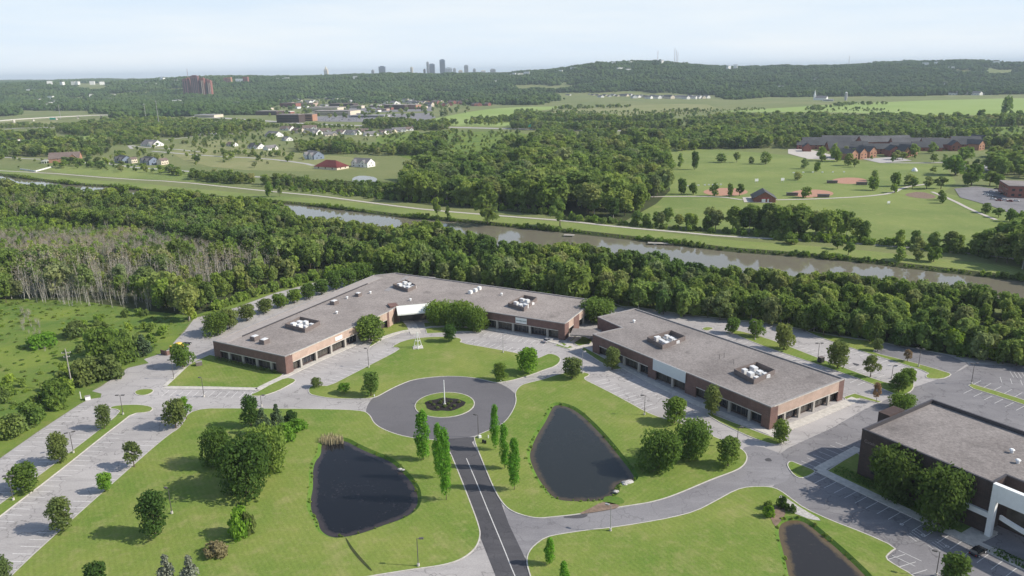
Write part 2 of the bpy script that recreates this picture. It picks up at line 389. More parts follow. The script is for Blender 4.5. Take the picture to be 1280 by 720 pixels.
def water_sheet(name, outer, z, mat, step=1.6):
    r = np.array(outer); gx, gy = np.meshgrid(np.arange(*np.array([r[:, 0].min(), r[:, 0].max(), step])), np.arange(r[:, 1].min(), r[:, 1].max(), step))
    p = np.stack([gx.ravel(), gy.ravel()], 1); p = p[inside(p, outer)]
    def dist(q):
        a = r; b = np.roll(r, -1, 0); e = b - a; t = np.clip(((q[:, None] - a) * e).sum(2) / np.maximum((e * e).sum(1), 1e-9), 0, 1); return np.linalg.norm(q[:, None] - a - e * t[..., None], axis=2).min(1)
    p = p[dist(p) > .5]; n = len(r); vs = [Vector(q) for q in outer] + [Vector(q) for q in p]
    V2, E2, F2, *_ = geometry.delaunay_2d_cdt(vs, [(i, (i + 1) % n) for i in range(n)], [], 0, 1e-4)
    va = np.array([v[:] for v in V2]); c = va[np.array([f[:3] for f in F2])].mean(1); ok = inside(c, outer); fs = []
    for f, k in zip(F2, ok):
        if k: fs.append(tuple(f) if (V2[f[1]] - V2[f[0]]).cross(V2[f[2]] - V2[f[0]]) > 0 else tuple(f)[::-1])
    o = mobj(name, [(v.x, v.y, z) for v in V2], fs, mat); at = o.data.attributes.new('depth', 'FLOAT', 'POINT'); at.data.foreach_set('value', dist(va).astype(np.float32)); tag(o, kind='structure'); return o
def strip_band(mb, path, w, z0, z1=None):
    """flat strip along an open path of world points"""
    L, Rr = [], []
    for i, p in enumerate(path):
        a = Vector(path[max(0, i - 1)]); b = Vector(path[min(len(path) - 1, i + 1)]); t = (b - a)
        t.normalize(); n = Vector((-t.y, t.x)) * w / 2
        L.append((p[0] + n.x, p[1] + n.y, z0)); Rr.append((p[0] - n.x, p[1] - n.y, z0))
    n = len(path); mb.add(L + Rr, [(i + 1, i, n + i, n + i + 1) for i in range(n - 1)])
def path_px(pts, smooth=2): 
    return chaikin([G(a, b) for a, b in pts], smooth, closed=False)
HAZE, EXPO = 6.5e-5, 0.34
# ================================================================== SETTING
# ---- water outlines (photo outlines of the water edge, put on the ground)
POND_A = ring_px([(401,552),(412,547),(432,549),(446,557),(466,566),(489,575),(502,587),(514,600),(522,613),(523,628),(516,639),(500,648),(478,655),(455,664),(430,670),(412,670),(399,661),(397,648),(389,640),(387,625),(391,607),(390,590),(393,575),(401,567)], smooth=2)
POND_B = ring_px([(693,504),(708,506),(722,513),(738,527),(757,547),(778,573),(794,594),(793,600),(782,602),(769,604),(771,614),(765,620),(745,625),(720,625),(700,624),(688,618),(676,602),(668,588),(661,570),(664,557),(672,540),(682,525),(688,512)], smooth=2)
POND_C = ring_px([(975,652),(990,647),(1007,650),(1025,665),(1045,682),(1067,702),(1087,722),(1105,745),(1080,765),(1000,760),(987,725),(980,692),(972,665)], smooth=2)
FAR = [(-400,170),(-120,203),(25,221),(67,227),(110,231),(140,232),(185,238),(240,243),(300,249),(360,253),(390,256),(420,259),(455,264),(495,269),(537,272),(590,277),(640,282),(707,288),(780,296),(820,301),(865,306),(915,312),(960,315),(1035,321),(1085,326),(1160,335),(1222,342),(1280,348),(1500,375),(1900,430)]
far_w = [G(*p) for p in FAR]
far_w = chaikin(far_w, 1, closed=False)
def shift(path, d):
    out = []
    for i, p in enumerate(path):
        a = Vector(path[max(0, i - 1)]); b = Vector(path[min(len(path) - 1, i + 1)]); t = (b - a).normalized()
        out.append((p[0] + t.y * d, p[1] - t.x * d))     # to the camera's side
    return out
near_w = shift(far_w, 60)
CANAL = ccw(far_w + near_w[::-1])
HOLE_A, HOLE_B, HOLE_C, HOLE_K = offset(POND_A, 0.9), offset(POND_B, 0.9), offset(POND_C, 0.9), offset(CANAL, 5.0)
HOLES = [HOLE_A, HOLE_B, HOLE_C]
BIG = 32000.0
sheet('ground', [(-BIG, -400), (BIG, -400), (BIG, BIG), (-BIG, BIG)], 0.0, 'land', HOLES + [HOLE_K])
def bank(name, outer, inner, z0, z1, mat):
    n = len(outer); vs = [(p[0], p[1], z0) for p in outer] + [(p[0], p[1], z1) for p in inner]
    o = mobj(name, vs, [((i + 1) % n, i, n + i, n + (i + 1) % n)[::-1] for i in range(n)], mat); tag(o, kind='structure')
for ring, hole, w in ((POND_A, HOLE_A, 'pond_water_navy'), (POND_B, HOLE_B, 'pond_water_green'), (POND_C, HOLE_C, 'pond_water_brown')):
    bank('pond_bank', hole, offset(ring, -0.6), 0.15, -0.75, 'bank_grass')
    water_sheet('pond_water', offset(ring, 0.4), -0.45, w)
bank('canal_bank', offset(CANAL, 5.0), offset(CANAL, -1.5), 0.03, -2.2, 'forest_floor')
sheet('canal_water', offset(CANAL, 0.3), -1.7, 'canal_water')

# ---- paved area of the office park
LOT = ring_px([(-90,628),(0,573),(47,540),(100,505),(112,499),(126,497),(127,492),(115,489),(125,484),(160,460),(186,454),(180,449),(207,440),(221,424),(231,414),(243,398),(294,385),(345,366),(410,349),(440,346),(470,352),(495,364),(640,384),(742,398),(752,385),(777,384),(802,385),(855,394),(910,400),(960,405),(1030,417),(1100,427),(1185,443),(1280,457),(1450,482),(1750,560),(1500,1100),(-300,1100),(-300,700)])
# lawns inside it
LAWNS = [
 ('lawn', [(228,534),(238,511),(305,511),(380,511.5),(452,513),(462,519),(467,530),(480,538),(500,545),(522,549),(544,550.5),(554,554),(561,563),(571,587),(584,620),(599,660),(599.5,673),(593,687),(575.5,700),(551,707),(520,711),(475,718),(430,726),(300,748),(-60,800),(15,719),(85,655),(150,597),(209,545)], 2),
 ('lawn_b', [(-60,692),(-60,676),(0,631),(60,587),(122,540),(152,515),(146,511.5),(137,511),(142,508),(158,506.5),(175,506.5),(188,508.5),(191,511.5),(186,515.5),(165,517),(150,529),(135,540),(70,592),(0,645)], 1),
 ('lawn_b', [(168,490),(175,487),(190,486.5),(192,489.5),(184,494),(172,494.5)], 2),
 ('lawn', [(206,483),(219,471),(232,460.5),(244,452),(262,444),(356,466),(350,471),(335,478),(321,485),(262,483.5)], 0),
 ('lawn', [(311,495),(325,489),(340,480),(357,472.5),(368,474),(369,477),(360,482),(347,489),(327,495.5)], 1),
 ('lawn_b', [(386,489),(388,483),(400,482.5),(412,483),(440,468.5),(470,453),(500,437.5),(498,434.5),(489,434),(505,426),(525,422.5),(547,421.2),(570,422),(577,424.5),(574,429),(610,435),(650,442.5),(672,448.5),(678,446),(687,442),(697,445),(701,450),(695,457.5),(681,462),(667,467.5),(653,472),(640,475.5),(629,477.5),(619,478.5),(606,475),(592,472.3),(573,470.6),(555,470.5),(535,472),(515,475),(502,480),(490,485.5),(480,491),(470,496.5),(460,498.3),(440,498.8),(415,498.2),(398,495.5),(388,493)], 1),
 ('lawn_b', [(592.5,549),(595,545.5),(610,539),(622,534),(631,528.5),(638,520),(644,509),(646,500),(644.5,493),(646,488),(652,481.5),(665,478),(680,474.5),(693,470),(705,467),(720,465),(734,466.5),(737,469),(727,473.5),(745,482),(780,500),(815,520),(857,531),(895,547.5),(925,560),(933,568),(933,576),(927,584),(915,590),(892,598),(870,607.5),(840,620),(815,627.5),(793,631),(770,634.5),(751,638),(722,643),(693,646),(671,648),(653,644),(638,638),(628,628),(619,613),(607,585)], 2),
 ('lawn', [(661,712),(659,700),(662,690),(669,682),(682,672.5),(700,668.5),(738,663),(760,661),(800,655),(839,648),(870,640),(895,627),(920,613),(937,609),(962,609),(974,613),(990,625),(1005,636),(1040,652),(1080,667),(1120,685),(1112,690),(1105,698),(1120,708),(1140,719),(1190,760),(1150,830),(700,840)], 1),
 ('lawn_b', [(985,583),(985.5,579),(989,577),(996,580),(1008,584.5),(1019,589),(1015,592.5),(1004,597.5),(997,597),(990,591)], 1),
 ('lawn', [(882,515),(892,519),(925,532),(962,546),(977,550),(978,553),(972,555.5),(966,555.5),(945,549),(925,540.5),(892,524)], 1),
 ('lawn', [(727,437),(732,434),(745,440),(762,449),(775,455),(778,461),(768,462),(750,452)], 0),
 ('lawn_b', [(910,414),(914,412),(937,417),(970,427),(1020,447),(1060,462),(1100,477),(1122,481.5),(1128,479),(1131,474),(1138,474),(1142,480),(1141,486),(1135,491.5),(1124,494.5),(1112,490),(1085,477.5),(1025,456.5),(960,435),(930,423)], 1),
 ('lawn_b', [(877,411),(884,409),(893,410.5),(883,414)], 1),
 ('lawn', [(1211,482),(1215,480.5),(1247,490),(1280,500.5),(1400,537),(1395,543),(1280,506),(1240,493),(1217,486)], 0),
 ('lawn_b', [(1055,497),(1068,492.5),(1080,496),(1101,502.5),(1098,503.5),(1075,498),(1060,501)], 0),
 ('lawn', [(712,427),(717,423.5),(723,420),(732,422),(740,426),(737,430.5),(724,432.5)], 0),
 ('lawn', [(694,432),(698,430),(704,428),(711,431),(717,435),(710,436.3)], 0),
 ('lawn', [(462,434),(468,421),(477,410),(488,405),(503,402),(514,404),(520,413),(500,416.5),(478,424)], 0),
 ('lawn', [(530,404),(560,402),(598,408),(601,411),(600,414.5),(575,414.5),(555,416),(534,417)], 0),
 ('lawn_b', [(1003,412),(1030,418),(1065,424),(1095,427),(1100,429.5),(1093,437),(1090,441),(1132,451),(1185,466),(1189,469),(1177,474),(1160,473.5),(1157,470),(1163,466),(1120,452.5),(1067,436),(1027,422.5)], 1),
 ('lawn_b', [(762,377),(777,383),(802,384.6),(855,393),(910,399),(960,404),(1010,412.6),(1025,409),(900,380),(780,366)], 0),
 ('lawn', [(1034,589.5),(1053,577.5),(1071,567),(1100,585),(1245,668),(1230,676),(1211,671.5),(1147,644)], 0),
]
C_RB = np.array(G(554, 506)) * 0.5 + np.array([(G(554, 471)[0] + G(554, 549)[0]) / 2, (G(554, 471)[1] + G(554, 549)[1]) / 2]) * 0.5
C_RB = tuple(C_RB)
def circ(c, r, n=72): return [(c[0] + r * math.cos(2 * math.pi * i / n), c[1] + r * math.sin(2 * math.pi * i / n)) for i in range(n)]
C_ISL = (( G(519.5,506)[0]+G(592.5,506)[0])/2, (G(556,491)[1]+G(556,522)[1])/2)
sheet('parking_lot', LOT, 0.02, 'lot', HOLES)
kerb = MB()
def kerb_ring(r, w=0.28, z=0.17):
    o = offset(r, w); n = len(r); r = ccw(r)
    vs = [(p[0], p[1], z) for p in r] + [(p[0], p[1], z) for p in o] + [(p[0], p[1], 0.0) for p in o]
    fs = []
    for i in range(n):
        j = (i + 1) % n; fs += [(i, n + i, n + j, j)[::1], (n + i, 2 * n + i, 2 * n + j, n + j)]
    kerb.add(vs, fs)
for mat, pts, sm in LAWNS:
    r = ring_px(pts, smooth=sm)
    hs = [h for h in HOLES if inside([h[0]], r)[0]]
    sheet('lawn', r, 0.15, mat, hs); kerb_ring(r)
r = circ(C_ISL, 9.6); sheet('lawn', r, 0.15, 'lawn_b'); kerb_ring(r)
sheet('planting_bed', [(C_ISL[0] + 6.6 * math.cos(a / 36 * 6.2832) * (1 + .08 * math.sin(a * .9)), C_ISL[1] + 5.1 * math.sin(a / 36 * 6.2832) * (1 + .07 * math.cos(a * 1.3))) for a in range(36)], 0.18, 'mulch')
# overlays of different paving
sheet('roundabout_road', circ(C_RB, 25.0), 0.028, 'round_asphalt')
sheet('main_drive', ring_px([(552,549),(597,546),(590,553),(596,563),(627,630),(636,655),(668,722),(700,800),(650,830),(619,719),(600,671),(586,628),(561,564)]), 0.036, 'drive_dark')
sheet('curved_road', ring_px([(629,632),(636,638.5),(653,644.5),(671,648.5),(693,646.5),(751,638.5),(793,631.5),(840,620.5),(870,608),(915,590.5),(930,583),(934,570),(926,560),(945,556),(985,570),(990,600),(962,608),(937,608),(920,612),(895,626.5),(870,639.5),(839,647.5),(800,654.5),(738,662.5),(700,668),(682,672),(667,683),(659,697),(650,690),(634,652)], smooth=1), 0.032, 'curve_asphalt')
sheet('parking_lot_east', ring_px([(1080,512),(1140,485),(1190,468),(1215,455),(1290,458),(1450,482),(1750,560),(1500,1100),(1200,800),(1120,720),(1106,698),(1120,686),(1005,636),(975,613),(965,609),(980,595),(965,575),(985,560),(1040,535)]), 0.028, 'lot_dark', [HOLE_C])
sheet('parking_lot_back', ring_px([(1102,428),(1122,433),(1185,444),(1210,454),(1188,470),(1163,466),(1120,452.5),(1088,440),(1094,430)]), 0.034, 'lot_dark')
# walks
def walk(pts, w, z=0.19, name='footpath', mat='concrete', sm=1):
    mb = MB(); p = path_px(pts, sm); 
    L = []; Rr = []
    for i, q in enumerate(p):
        a = Vector(p[max(0, i - 1)]); b = Vector(p[min(len(p) - 1, i + 1)]); t = (b - a).normalized(); n = Vector((-t.y, t.x)) * w / 2
        L.append((q[0] + n.x, q[1] + n.y)); Rr.append((q[0] - n.x, q[1] - n.y))
    n = len(p)
    vs = [(x, y, z) for x, y in L] + [(x, y, z) for x, y in Rr] + [(x, y, 0) for x, y in L] + [(x, y, 0) for x, y in Rr]
    fs = []
    for i in range(n - 1): fs += [(i + 1, i, n + i, n + i + 1), (i, i + 1, 2 * n + i + 1, 2 * n + i), (n + i + 1, n + i, 3 * n + i, 3 * n + i + 1)]
    fs += [(n, 0, 2 * n, 3 * n), (n - 1, 2 * n - 1, 4 * n - 1, 3 * n - 1)]
    mb.add(vs, fs); tag(mb.build(name, mat), kind='structure')
walk([(205.5,485),(262,485.5),(321,487)], 2.0, sm=0); walk([(321,487.3),(357,470.5),(400,450),(452,427)], 2.2, sm=0)
walk([(231,459.5),(206,483)], 1.6, sm=0)
walk([(474,424),(500,415),(521,412),(545,408),(600,410),(640,416),(700,430)], 2.0)
walk([(508,400),(514,406),(520,417.5)], 4.5, 0.21, sm=0)
walk([(700,430.5),(707,434),(720,425),(725,421)], 2.0, 0.205, sm=0); walk([(711,437),(724,434),(741,430)], 1.8, 0.2, sm=0); walk([(704,427.5),(722,436)], 1.6, 0.215, sm=0)
walk([(730,432),(770,454),(815,478),(870,504),(925,527),(965,543)], 2.6, sm=0); walk([(966,542),(1010,525),(1060,503),(1070,498.5)], 3.2, 0.2, sm=0)
walk([(1073,560.5),(1050,573),(1022,588)], 2.6, sm=0); walk([(1024,588),(1090,619.5),(1145,645),(1211,676),(1290,713),(1400,760)], 3.0, 0.2, sm=0); walk([(1212,674),(1235,660)], 4.5, 0.21, sm=0)
tag(kerb.build('kerb', 'concrete'), kind='structure')

# ---- painted lines (one structure per paint, on the paving)
paint, worn = MB(), MB()
def stripe(mb, a, b, w, z=0.045):
    d = (Vector(b) - Vector(a)); l = d.length; t = d / l; n = Vector((-t.y, t.x)) * w / 2
    mb.add([(a[0] - n.x, a[1] - n.y, z), (b[0] - n.x, b[1] - n.y, z), (b[0] + n.x, b[1] + n.y, z), (a[0] + n.x, a[1] + n.y, z)], [(0, 1, 2, 3)])
def stalls(mb, a, b, side, length=5.6, pitch=2.75, w=0.17, skew=0.0, z=0.045, skip=()):
    a, b = Vector(G(*a)), Vector(G(*b)); t = (b - a).normalized(); n = Vector((-t.y, t.x)) * side
    n = (n + t * skew).normalized()
    for i in range(int((b - a).length / pitch) + 1):
        if i in skip: continue
        p = a + t * pitch * i; stripe(mb, p + n * 0.4, p + n * length, w, z)
stalls(worn, (-20,646), (120,541), 1, 5.4); stalls(worn, (-40,676), (135,542), -1, 5.4)
stalls(worn, (12,722), (205,548), 1, 5.6); stalls(worn, (0,575), (98,507), -1, 5.4)
stalls(worn, (212,487.5), (318,489.5), -1, 5.4, 2.75); stalls(worn, (372,466), (450,430), -1, 5.0)
stalls(worn, (420,480), (496,439), 1, 5.0); stalls(worn, (604,414), (690,428), -1, 5.2); stalls(worn, (582,429), (668,446), 1, 5.2)
stalls(worn, (742,478), (812,517), 1, 5.4); stalls(worn, (775,465), (878,514), -1, 5.2)
stalls(worn, (915,421), (1085,478), -1, 5.2); stalls(worn, (965,424), (1095,473), 1, 5.2); stalls(worn, (1030,424), (1155,464), -1, 5.2)
stalls(paint, (1216,481), (1400,536), 1, 6.0, 3.2, 0.16); stalls(paint, (1216,486.5), (1395,543), -1, 6.0, 3.2, 0.16)
stalls(paint, (1022,590.5), (1300,722), -1, 5.6, 2.9, 0.15); stalls(paint, (1121,687), (1106,699), 1, 5.4, 2.9, 0.15)
stalls(paint, (1108,700), (1170,745), 1, 5.4, 2.9, 0.15); stalls(paint, (1024,586), (1068,561), 1, 5.4, 2.9, 0.15)
stalls(paint, (1262,464), (1300,468), -1, 6, 1.2, 0.16); stalls(paint, (1250,471), (1330,482), -1, 5.4, 3.0, 0.16)
# hatched bays by the white portal
for q in ((1147,660), (1173,673)):
    a = Vector(G(*q)); t = (Vector(G(1300, 722)) - Vector(G(1022, 590.5))).normalized(); n = Vector((t.y, -t.x))
    for k in range(5): stripe(paint, a + n * (0.6 + k * 1.0), a + n * (1.4 + k * 1.0) + t * 2.7, 0.12)
for q in ((1127,655.5), (1154,669), (1184,683)):
    a = Vector(G(*q)); t = Vector((0.8, -0.6))
    for k in range(4): stripe(paint, a + Vector((math.cos(k * 1.57), math.sin(k * 1.57))) * .45, a + Vector((math.cos(k * 1.57 + 1.57), math.sin(k * 1.57 + 1.57))) * .45, 0.2)
c = path_px([(583,573),(597,606),(612,643),(628,681),(643,719),(670,780)], 1)
for i in range(len(c) - 1): stripe(paint, c[i], c[i + 1], 0.22)
tag(paint.build('road_markings', 'paint'), kind='structure'); tag(worn.build('road_markings', 'paint_worn'), kind='structure')
# repair patches and tyre wear, bare soil
sheet('puddle', ring_px([(700,647),(716,643),(735,642),(733,647),(720,648.5)], smooth=1), 0.05, 'drive_dark')
for pts in ([(955,574),(962,572),(966,577),(958,577)], [(1064,453),(1076,456),(1070,458)]): sheet('road_patch', ring_px(pts, smooth=1), 0.05, 'drive_dark')
sheet('bare_soil', ring_px([(720,644.3),(738,636),(752,628),(766,629),(778,634.5),(750,640)], smooth=1), 0.2, 'soil')
sheet('bare_soil', ring_px([(752,628),(757,620),(775,622),(783,629),(770,632)], smooth=1), 0.2, 'bank_grass')
sheet('drainage_channel', ring_px([(431.5,673),(433,673),(440,684),(449,695),(458,705),(466,714),(463,714.5),(453,705),(444,695),(436,684)], smooth=1), 0.185, 'forest_floor')
sheet('gravel_bed', ring_px([(974,619),(981,622),(1003,637),(1030,652),(1012,650),(1000,645),(985,640),(974,630)], smooth=1), 0.2, 'rock')
sheet('planting_bed', ring_px([(960,640),(975,629),(984,640),(974,655),(968,660)], smooth=1), 0.2, 'soil')

# ---- broad ground zones (each sheet a little above the one below)
sheet('marsh_ground', ring_px([(-700,800),(-200,640),(0,572),(47,539),(99,505),(112,498),(125,497),(126,492),(114,489),(160,459),(186,453.5),(180,448.5),(206,440),(220,424),(229,414),(242,397),(293,384.5),(344,365),(409,348),(400,335),(0,335),(-300,300),(-900,420)]), 0.012, 'meadow')
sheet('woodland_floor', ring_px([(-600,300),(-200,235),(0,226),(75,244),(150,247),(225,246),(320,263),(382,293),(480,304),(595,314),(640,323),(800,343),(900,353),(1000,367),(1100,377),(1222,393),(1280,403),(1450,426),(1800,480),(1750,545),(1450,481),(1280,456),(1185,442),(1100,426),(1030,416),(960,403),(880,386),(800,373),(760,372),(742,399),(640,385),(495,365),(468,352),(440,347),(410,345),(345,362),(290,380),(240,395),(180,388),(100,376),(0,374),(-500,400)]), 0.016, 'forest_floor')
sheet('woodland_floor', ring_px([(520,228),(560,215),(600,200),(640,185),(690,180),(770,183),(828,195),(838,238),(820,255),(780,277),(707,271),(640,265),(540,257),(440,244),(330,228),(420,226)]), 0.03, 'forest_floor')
sheet('park_lawn', ring_px([(770,180),(830,184),(940,190),(985,194),(1040,200),(1180,206),(1195,228),(1180,240),(1250,262),(1330,290),(1300,330),(1200,316),(1000,296),(800,278),(700,240)]), 0.022, 'park')
for pts in ([(810,164),(870,163.5),(910,163),(960,170),(950,184),(830,183),(770,178),(760,172)],):
    sheet('field', ring_px(pts), 0.02, 'park')
FZ = [0.03]
for m, pts in (('field_pale', [(880,140),(960,136),(1090,127.5),(1330,121),(1330,142),(1230,143.5),(1150,145),(1080,141),(1010,140)]),
               ('field_pale', [(525,152),(600,137),(650,133.5),(720,133),(650,141),(820,148),(830,155),(740,160),(620,158),(530,157)]),
               ('field_pale', [(600,152),(700,148),(800,150),(850,156),(700,161),(640,160)]),
               ('field_dry', [(690,138),(790,131.5),(880,129),(900,136),(850,144),(780,146),(690,143)]),
               ('meadow', [(470,168),(560,165),(640,164),(680,172),(640,185),(580,200),(540,205),(500,196),(470,185)]),
               ('field_dry', [(205,186),(290,172),(330,188),(480,200),(460,212),(330,215),(240,206)]),
               ('field_pale', [(70,172),(130,165),(200,166),(190,170),(110,174)]),
               ('park', [(50,214),(85,205),(110,198),(140,201),(180,208),(235,214),(300,221),(305,233),(220,226),(140,222)]),
               ('meadow', [(1180,160),(1290,158),(1300,168),(1190,167)]),
               ('field_dry', [(0,150),(40,149),(75,150),(60,158),(0,160)])):
    FZ[0] += 0.008; sheet('field', ring_px(pts, smooth=1), FZ[0], m)
# towpath strip and other far ways
fb = shift(far_w, -6); fb2 = shift(far_w, -26)
sheet('towpath_verge', ccw(fb + fb2[::-1]), 0.035, 'park')
WZ = [0.12]
def way(pts, w, z=0.06, mat='far_road', name='road', sm=1):
    WZ[0] += 0.006; z = WZ[0]; mb = MB(); strip_band(mb, path_px(pts, sm), w, z); tag(mb.build(name, mat), kind='structure')
way([(-200,205),(45,215),(155,224),(220,227),(305,236),(345,240),(400,245),(445,251),(490,257),(540,263),(640,271),(707,276),(775,284),(847,290),(910,296),(1000,300),(1050,303),(1120,308),(1175,313),(1230,319),(1280,325),(1500,350)], 3.6, 0.07, 'pale_path', 'towpath')
way([(105,204),(120,200),(150,208),(220,213),(280,218),(330,222),(370,222)], 6, 0.08)
way([(0,196.5),(40,199),(105,200),(118,203)], 5, 0.08)
way([(190,189),(260,195),(330,198),(380,204),(392,207)], 6, 0.085); way([(205,175),(250,170),(300,167),(302,160)], 6, 0.09)
way([(165,186),(160,181),(175,184),(215,186),(250,190)], 5, 0.08)
way([(-60,166),(0,162),(30,160),(75,159),(115,157),(150,151),(175,150)], 14, 0.08)
way([(-80,152),(0,151),(20,150)], 10, 0.09); way([(200,144),(260,146.5),(330,151),(400,156),(480,157.5),(600,160),(700,163),(770,164),(1000,160)], 22, 0.1)
way([(640,161),(700,158.5),(760,161)], 10, 0.11); way([(1000,172),(1100,170),(1190,168),(1300,170)], 8, 0.09)
way([(1100,203.5),(1150,204),(1185,203)], 6, 0.09)
way([(780,247),(850,245.5),(900,246),(928,250)], 3.5, 0.07, 'pale_path', 'footpath'); way([(970,250),(1020,249),(1080,246),(1115,242),(1130,234),(1160,230)], 3.5, 0.07, 'pale_path', 'footpath')
way([(1165,240),(1190,250),(1215,263),(1245,275)], 3.0, 0.07, 'pale_path', 'footpath')
sheet('plaza', ring_px([(928,247),(945,246),(970,250),(965,254),(930,253)]), 0.26, 'pale_path')
sheet('parking_lot_park', ring_px([(1193,236),(1220,233),(1262,239),(1330,256),(1330,275),(1272,270),(1240,258),(1200,247)]), 0.27, 'lot_dark')
sheet('parking_lot_home', ring_px([(985,187),(1000,184),(1040,194),(1050,200),(1010,199),(985,192)]), 0.28, 'pale_path')
sheet('parking_lot_home', ring_px([(1195,208),(1290,205),(1300,212),(1215,214)]), 0.265, 'far_road')
sheet('parking_lot_home', ring_px([(1078,199),(1120,196),(1140,201),(1100,204)]), 0.272, 'far_road')
sheet('playground_surface', ring_px([(1128,243),(1150,239),(1172,245),(1165,249),(1140,247)], smooth=1), 0.08, 'soil')
for cx, cy, rw, rh in ((907,240,28,5), (1062,226,22,4), (1015,242,27,5)):
    sheet('ball_field', ring_px([(cx + rw * math.cos(a * .35), cy + rh * math.sin(a * .35)) for a in range(18)]), 0.08, 'infield')
sheet('swamp_pool', ring_px([(440,222),(452,219),(472,222),(470,228),(455,232),(441,229)], smooth=1), 0.09, 'canal_water')

# ---- distant rise of the land (real height, far away)
def skyz(px, above, Y): return CAMH + above * Y / FPX
gx = np.linspace(-7000, 7500, 150); gy = np.concatenate([np.linspace(2950, 5200, 40), np.linspace(5400, 12000, 16)])
def rise(X, Y):
    s = lambda t: np.clip(t, 0, 1) ** 2 * (3 - 2 * np.clip(t, 0, 1))
    px = 640 + FPX * X / (Y * CP + 80)
    base = np.interp(px, [-400, 0, 140, 200, 260, 480, 600, 650, 700, 760, 800, 850, 900, 1000, 1060, 1100, 1200, 1240, 1290, 1700], [62, 62, 66, 78, 82, 83, 80, 82, 98, 126, 138, 124, 94, 92, 98, 108, 109, 98, 88, 88])
    h = base * s((Y - 2950) / 1500) 
    h = h - (base - 74) * s((Y - 4700) / 2200)
    return h + 5 * np.sin(X / 170 + Y / 400) * s((Y - 3100) / 900) + 3 * np.sin(X / 61) * s((Y - 3100) / 900)
XX, YY = np.meshgrid(gx, gy); ZZ = rise(XX, YY) + 0.3; ZZ[0, :] = -2
nx, ny = len(gx), len(gy)
vs = np.stack([XX.ravel(), YY.ravel(), ZZ.ravel()], 1)
fs = [(j * nx + i, j * nx + i + 1, (j + 1) * nx + i + 1, (j + 1) * nx + i) for j in range(ny - 1) for i in range(nx - 1)]
tag(mobj('hills', vs, fs, 'land', smooth=True), kind='structure')
# ================================================================== PLANTS
def rot_to(n):
    """two tangent vectors for each unit normal (arrays)"""
    a = np.where(np.abs(n[:, 2:3]) < 0.9, [[0, 0, 1.0]], [[1.0, 0, 0]])
    u = np.cross(n, a); u /= np.linalg.norm(u, axis=1, keepdims=True); return u, np.cross(n, u)
def leaf_quads(centers, normals, size, rng):
    n = len(centers); u, v = rot_to(normals); a = rng.uniform(0, 6.283, n)[:, None]
    u2, v2 = u * np.cos(a) + v * np.sin(a), -u * np.sin(a) + v * np.cos(a)
    s = (size * rng.uniform(0.6, 1.35, n))[:, None]; r = rng.uniform(0.6, 1.0, n)[:, None]
    c = np.stack([centers - u2 * s - v2 * s * r, centers + u2 * s - v2 * s * r * .6, centers + u2 * s * .8 + v2 * s * r, centers - u2 * s * .7 + v2 * s * r], 1)
    return c.reshape(-1, 3)
def mesh_np(name, verts, quads_n, mats, tris=None, extra=None):
    me = bpy.data.meshes.new(name)
    ev, ef, em = extra if extra else ([], [], 0)
    nv = len(verts) + len(ev)
    faces = [tuple(range(4 * i, 4 * i + 4)) for i in range(quads_n)] + [tuple(len(verts) + k for k in f) for f in ef]
    me.from_pydata([tuple(p) for p in verts] + [tuple(p) for p in ev], [], faces)
    for k in mats: me.materials.append(MATS[k])
    if ef:
        mi = [0] * quads_n + [em] * len(ef); me.polygons.foreach_set('material_index', mi)
    me.update(); return me
def crown_pts(kind, rng, nclump, nleaf):
    """clump centres/radii in a crown of radius 1, returns leaf positions and normals"""
    C, Rr = [], []
    H, zb = dict(round=(2.1, .35), oval=(2.9, .35), wide=(1.5, .12), column=(8.2, 1.0), cone=(3.0, .12), shrub=(1.15, 0.0), airy=(2.5, .7), tall=(3.6, .9), forest=(2.9, .8))[kind]
    for i in range(nclump):
        t = (i + rng.uniform(0, 1)) / nclump; z = zb + t * (H - zb); a = rng.uniform(0, 6.283)
        if kind == 'column': pr = min(1, .62 + 1.1 * t) * (1 - t ** 3) ** .6 * 0.8; cr = .42
        elif kind == 'cone': pr = (1 - t) * .95; cr = .16 + .22 * (1 - t)
        elif kind == 'shrub': pr = math.sqrt(max(0, 1 - (t * .9) ** 2)) * .75; cr = .36
        elif kind == 'oval': pr = (math.sin(math.pi * min(1, t * .92 + .12)) ** .7) * .72; cr = .40
        elif kind == 'tall': pr = (math.sin(math.pi * min(1, t * .88 + .1)) ** .6) * .72; cr = .36
        else: pr = math.sqrt(max(0.02, 1 - (2 * t - .95) ** 2)) * .78; cr = .36 if kind != 'airy' else .30
        r = pr * math.sqrt(rng.uniform(.25, 1)); cr *= rng.uniform(.6, 1.4)
        C.append((r * math.cos(a), r * math.sin(a), min(max(z, zb + cr * .6), H - cr * .75))); Rr.append(cr)
    C, Rr = np.array(C), np.array(Rr); w = Rr ** 2 / (Rr ** 2).sum(); k = rng.choice(nclump, nleaf, p=w)
    d = rng.normal(size=(nleaf, 3)); d[:, 2] += 0.25; d /= np.linalg.norm(d, axis=1, keepdims=True)
    zs = 1.0 if kind != 'column' else 1.9
    pos = C[k] + d * (Rr[k] * rng.uniform(.66, 1.14, nleaf))[:, None] * np.array([1, 1, zs])
    pos[:, 2] = np.maximum(pos[:, 2], 0.03)
    n = d + [.1, 0, .45] + rng.normal(size=(nleaf, 3)) * .85; n /= np.linalg.norm(n, axis=1, keepdims=True)
    return pos, n, H, zb, C
HK = dict(round=2.1, oval=2.9, wide=1.5, column=8.2, cone=3.0, shrub=1.15, airy=2.5, tall=3.6, forest=2.9, bare=3.4)
def crown_mesh(kind, seed, nclump, nleaf, size, mat):
    rng = np.random.default_rng(seed); pos, n, H, zb, C = crown_pts(kind, rng, nclump, nleaf)
    v = leaf_quads(pos, n, size, rng); return mesh_np('crown', v, len(pos), [mat])
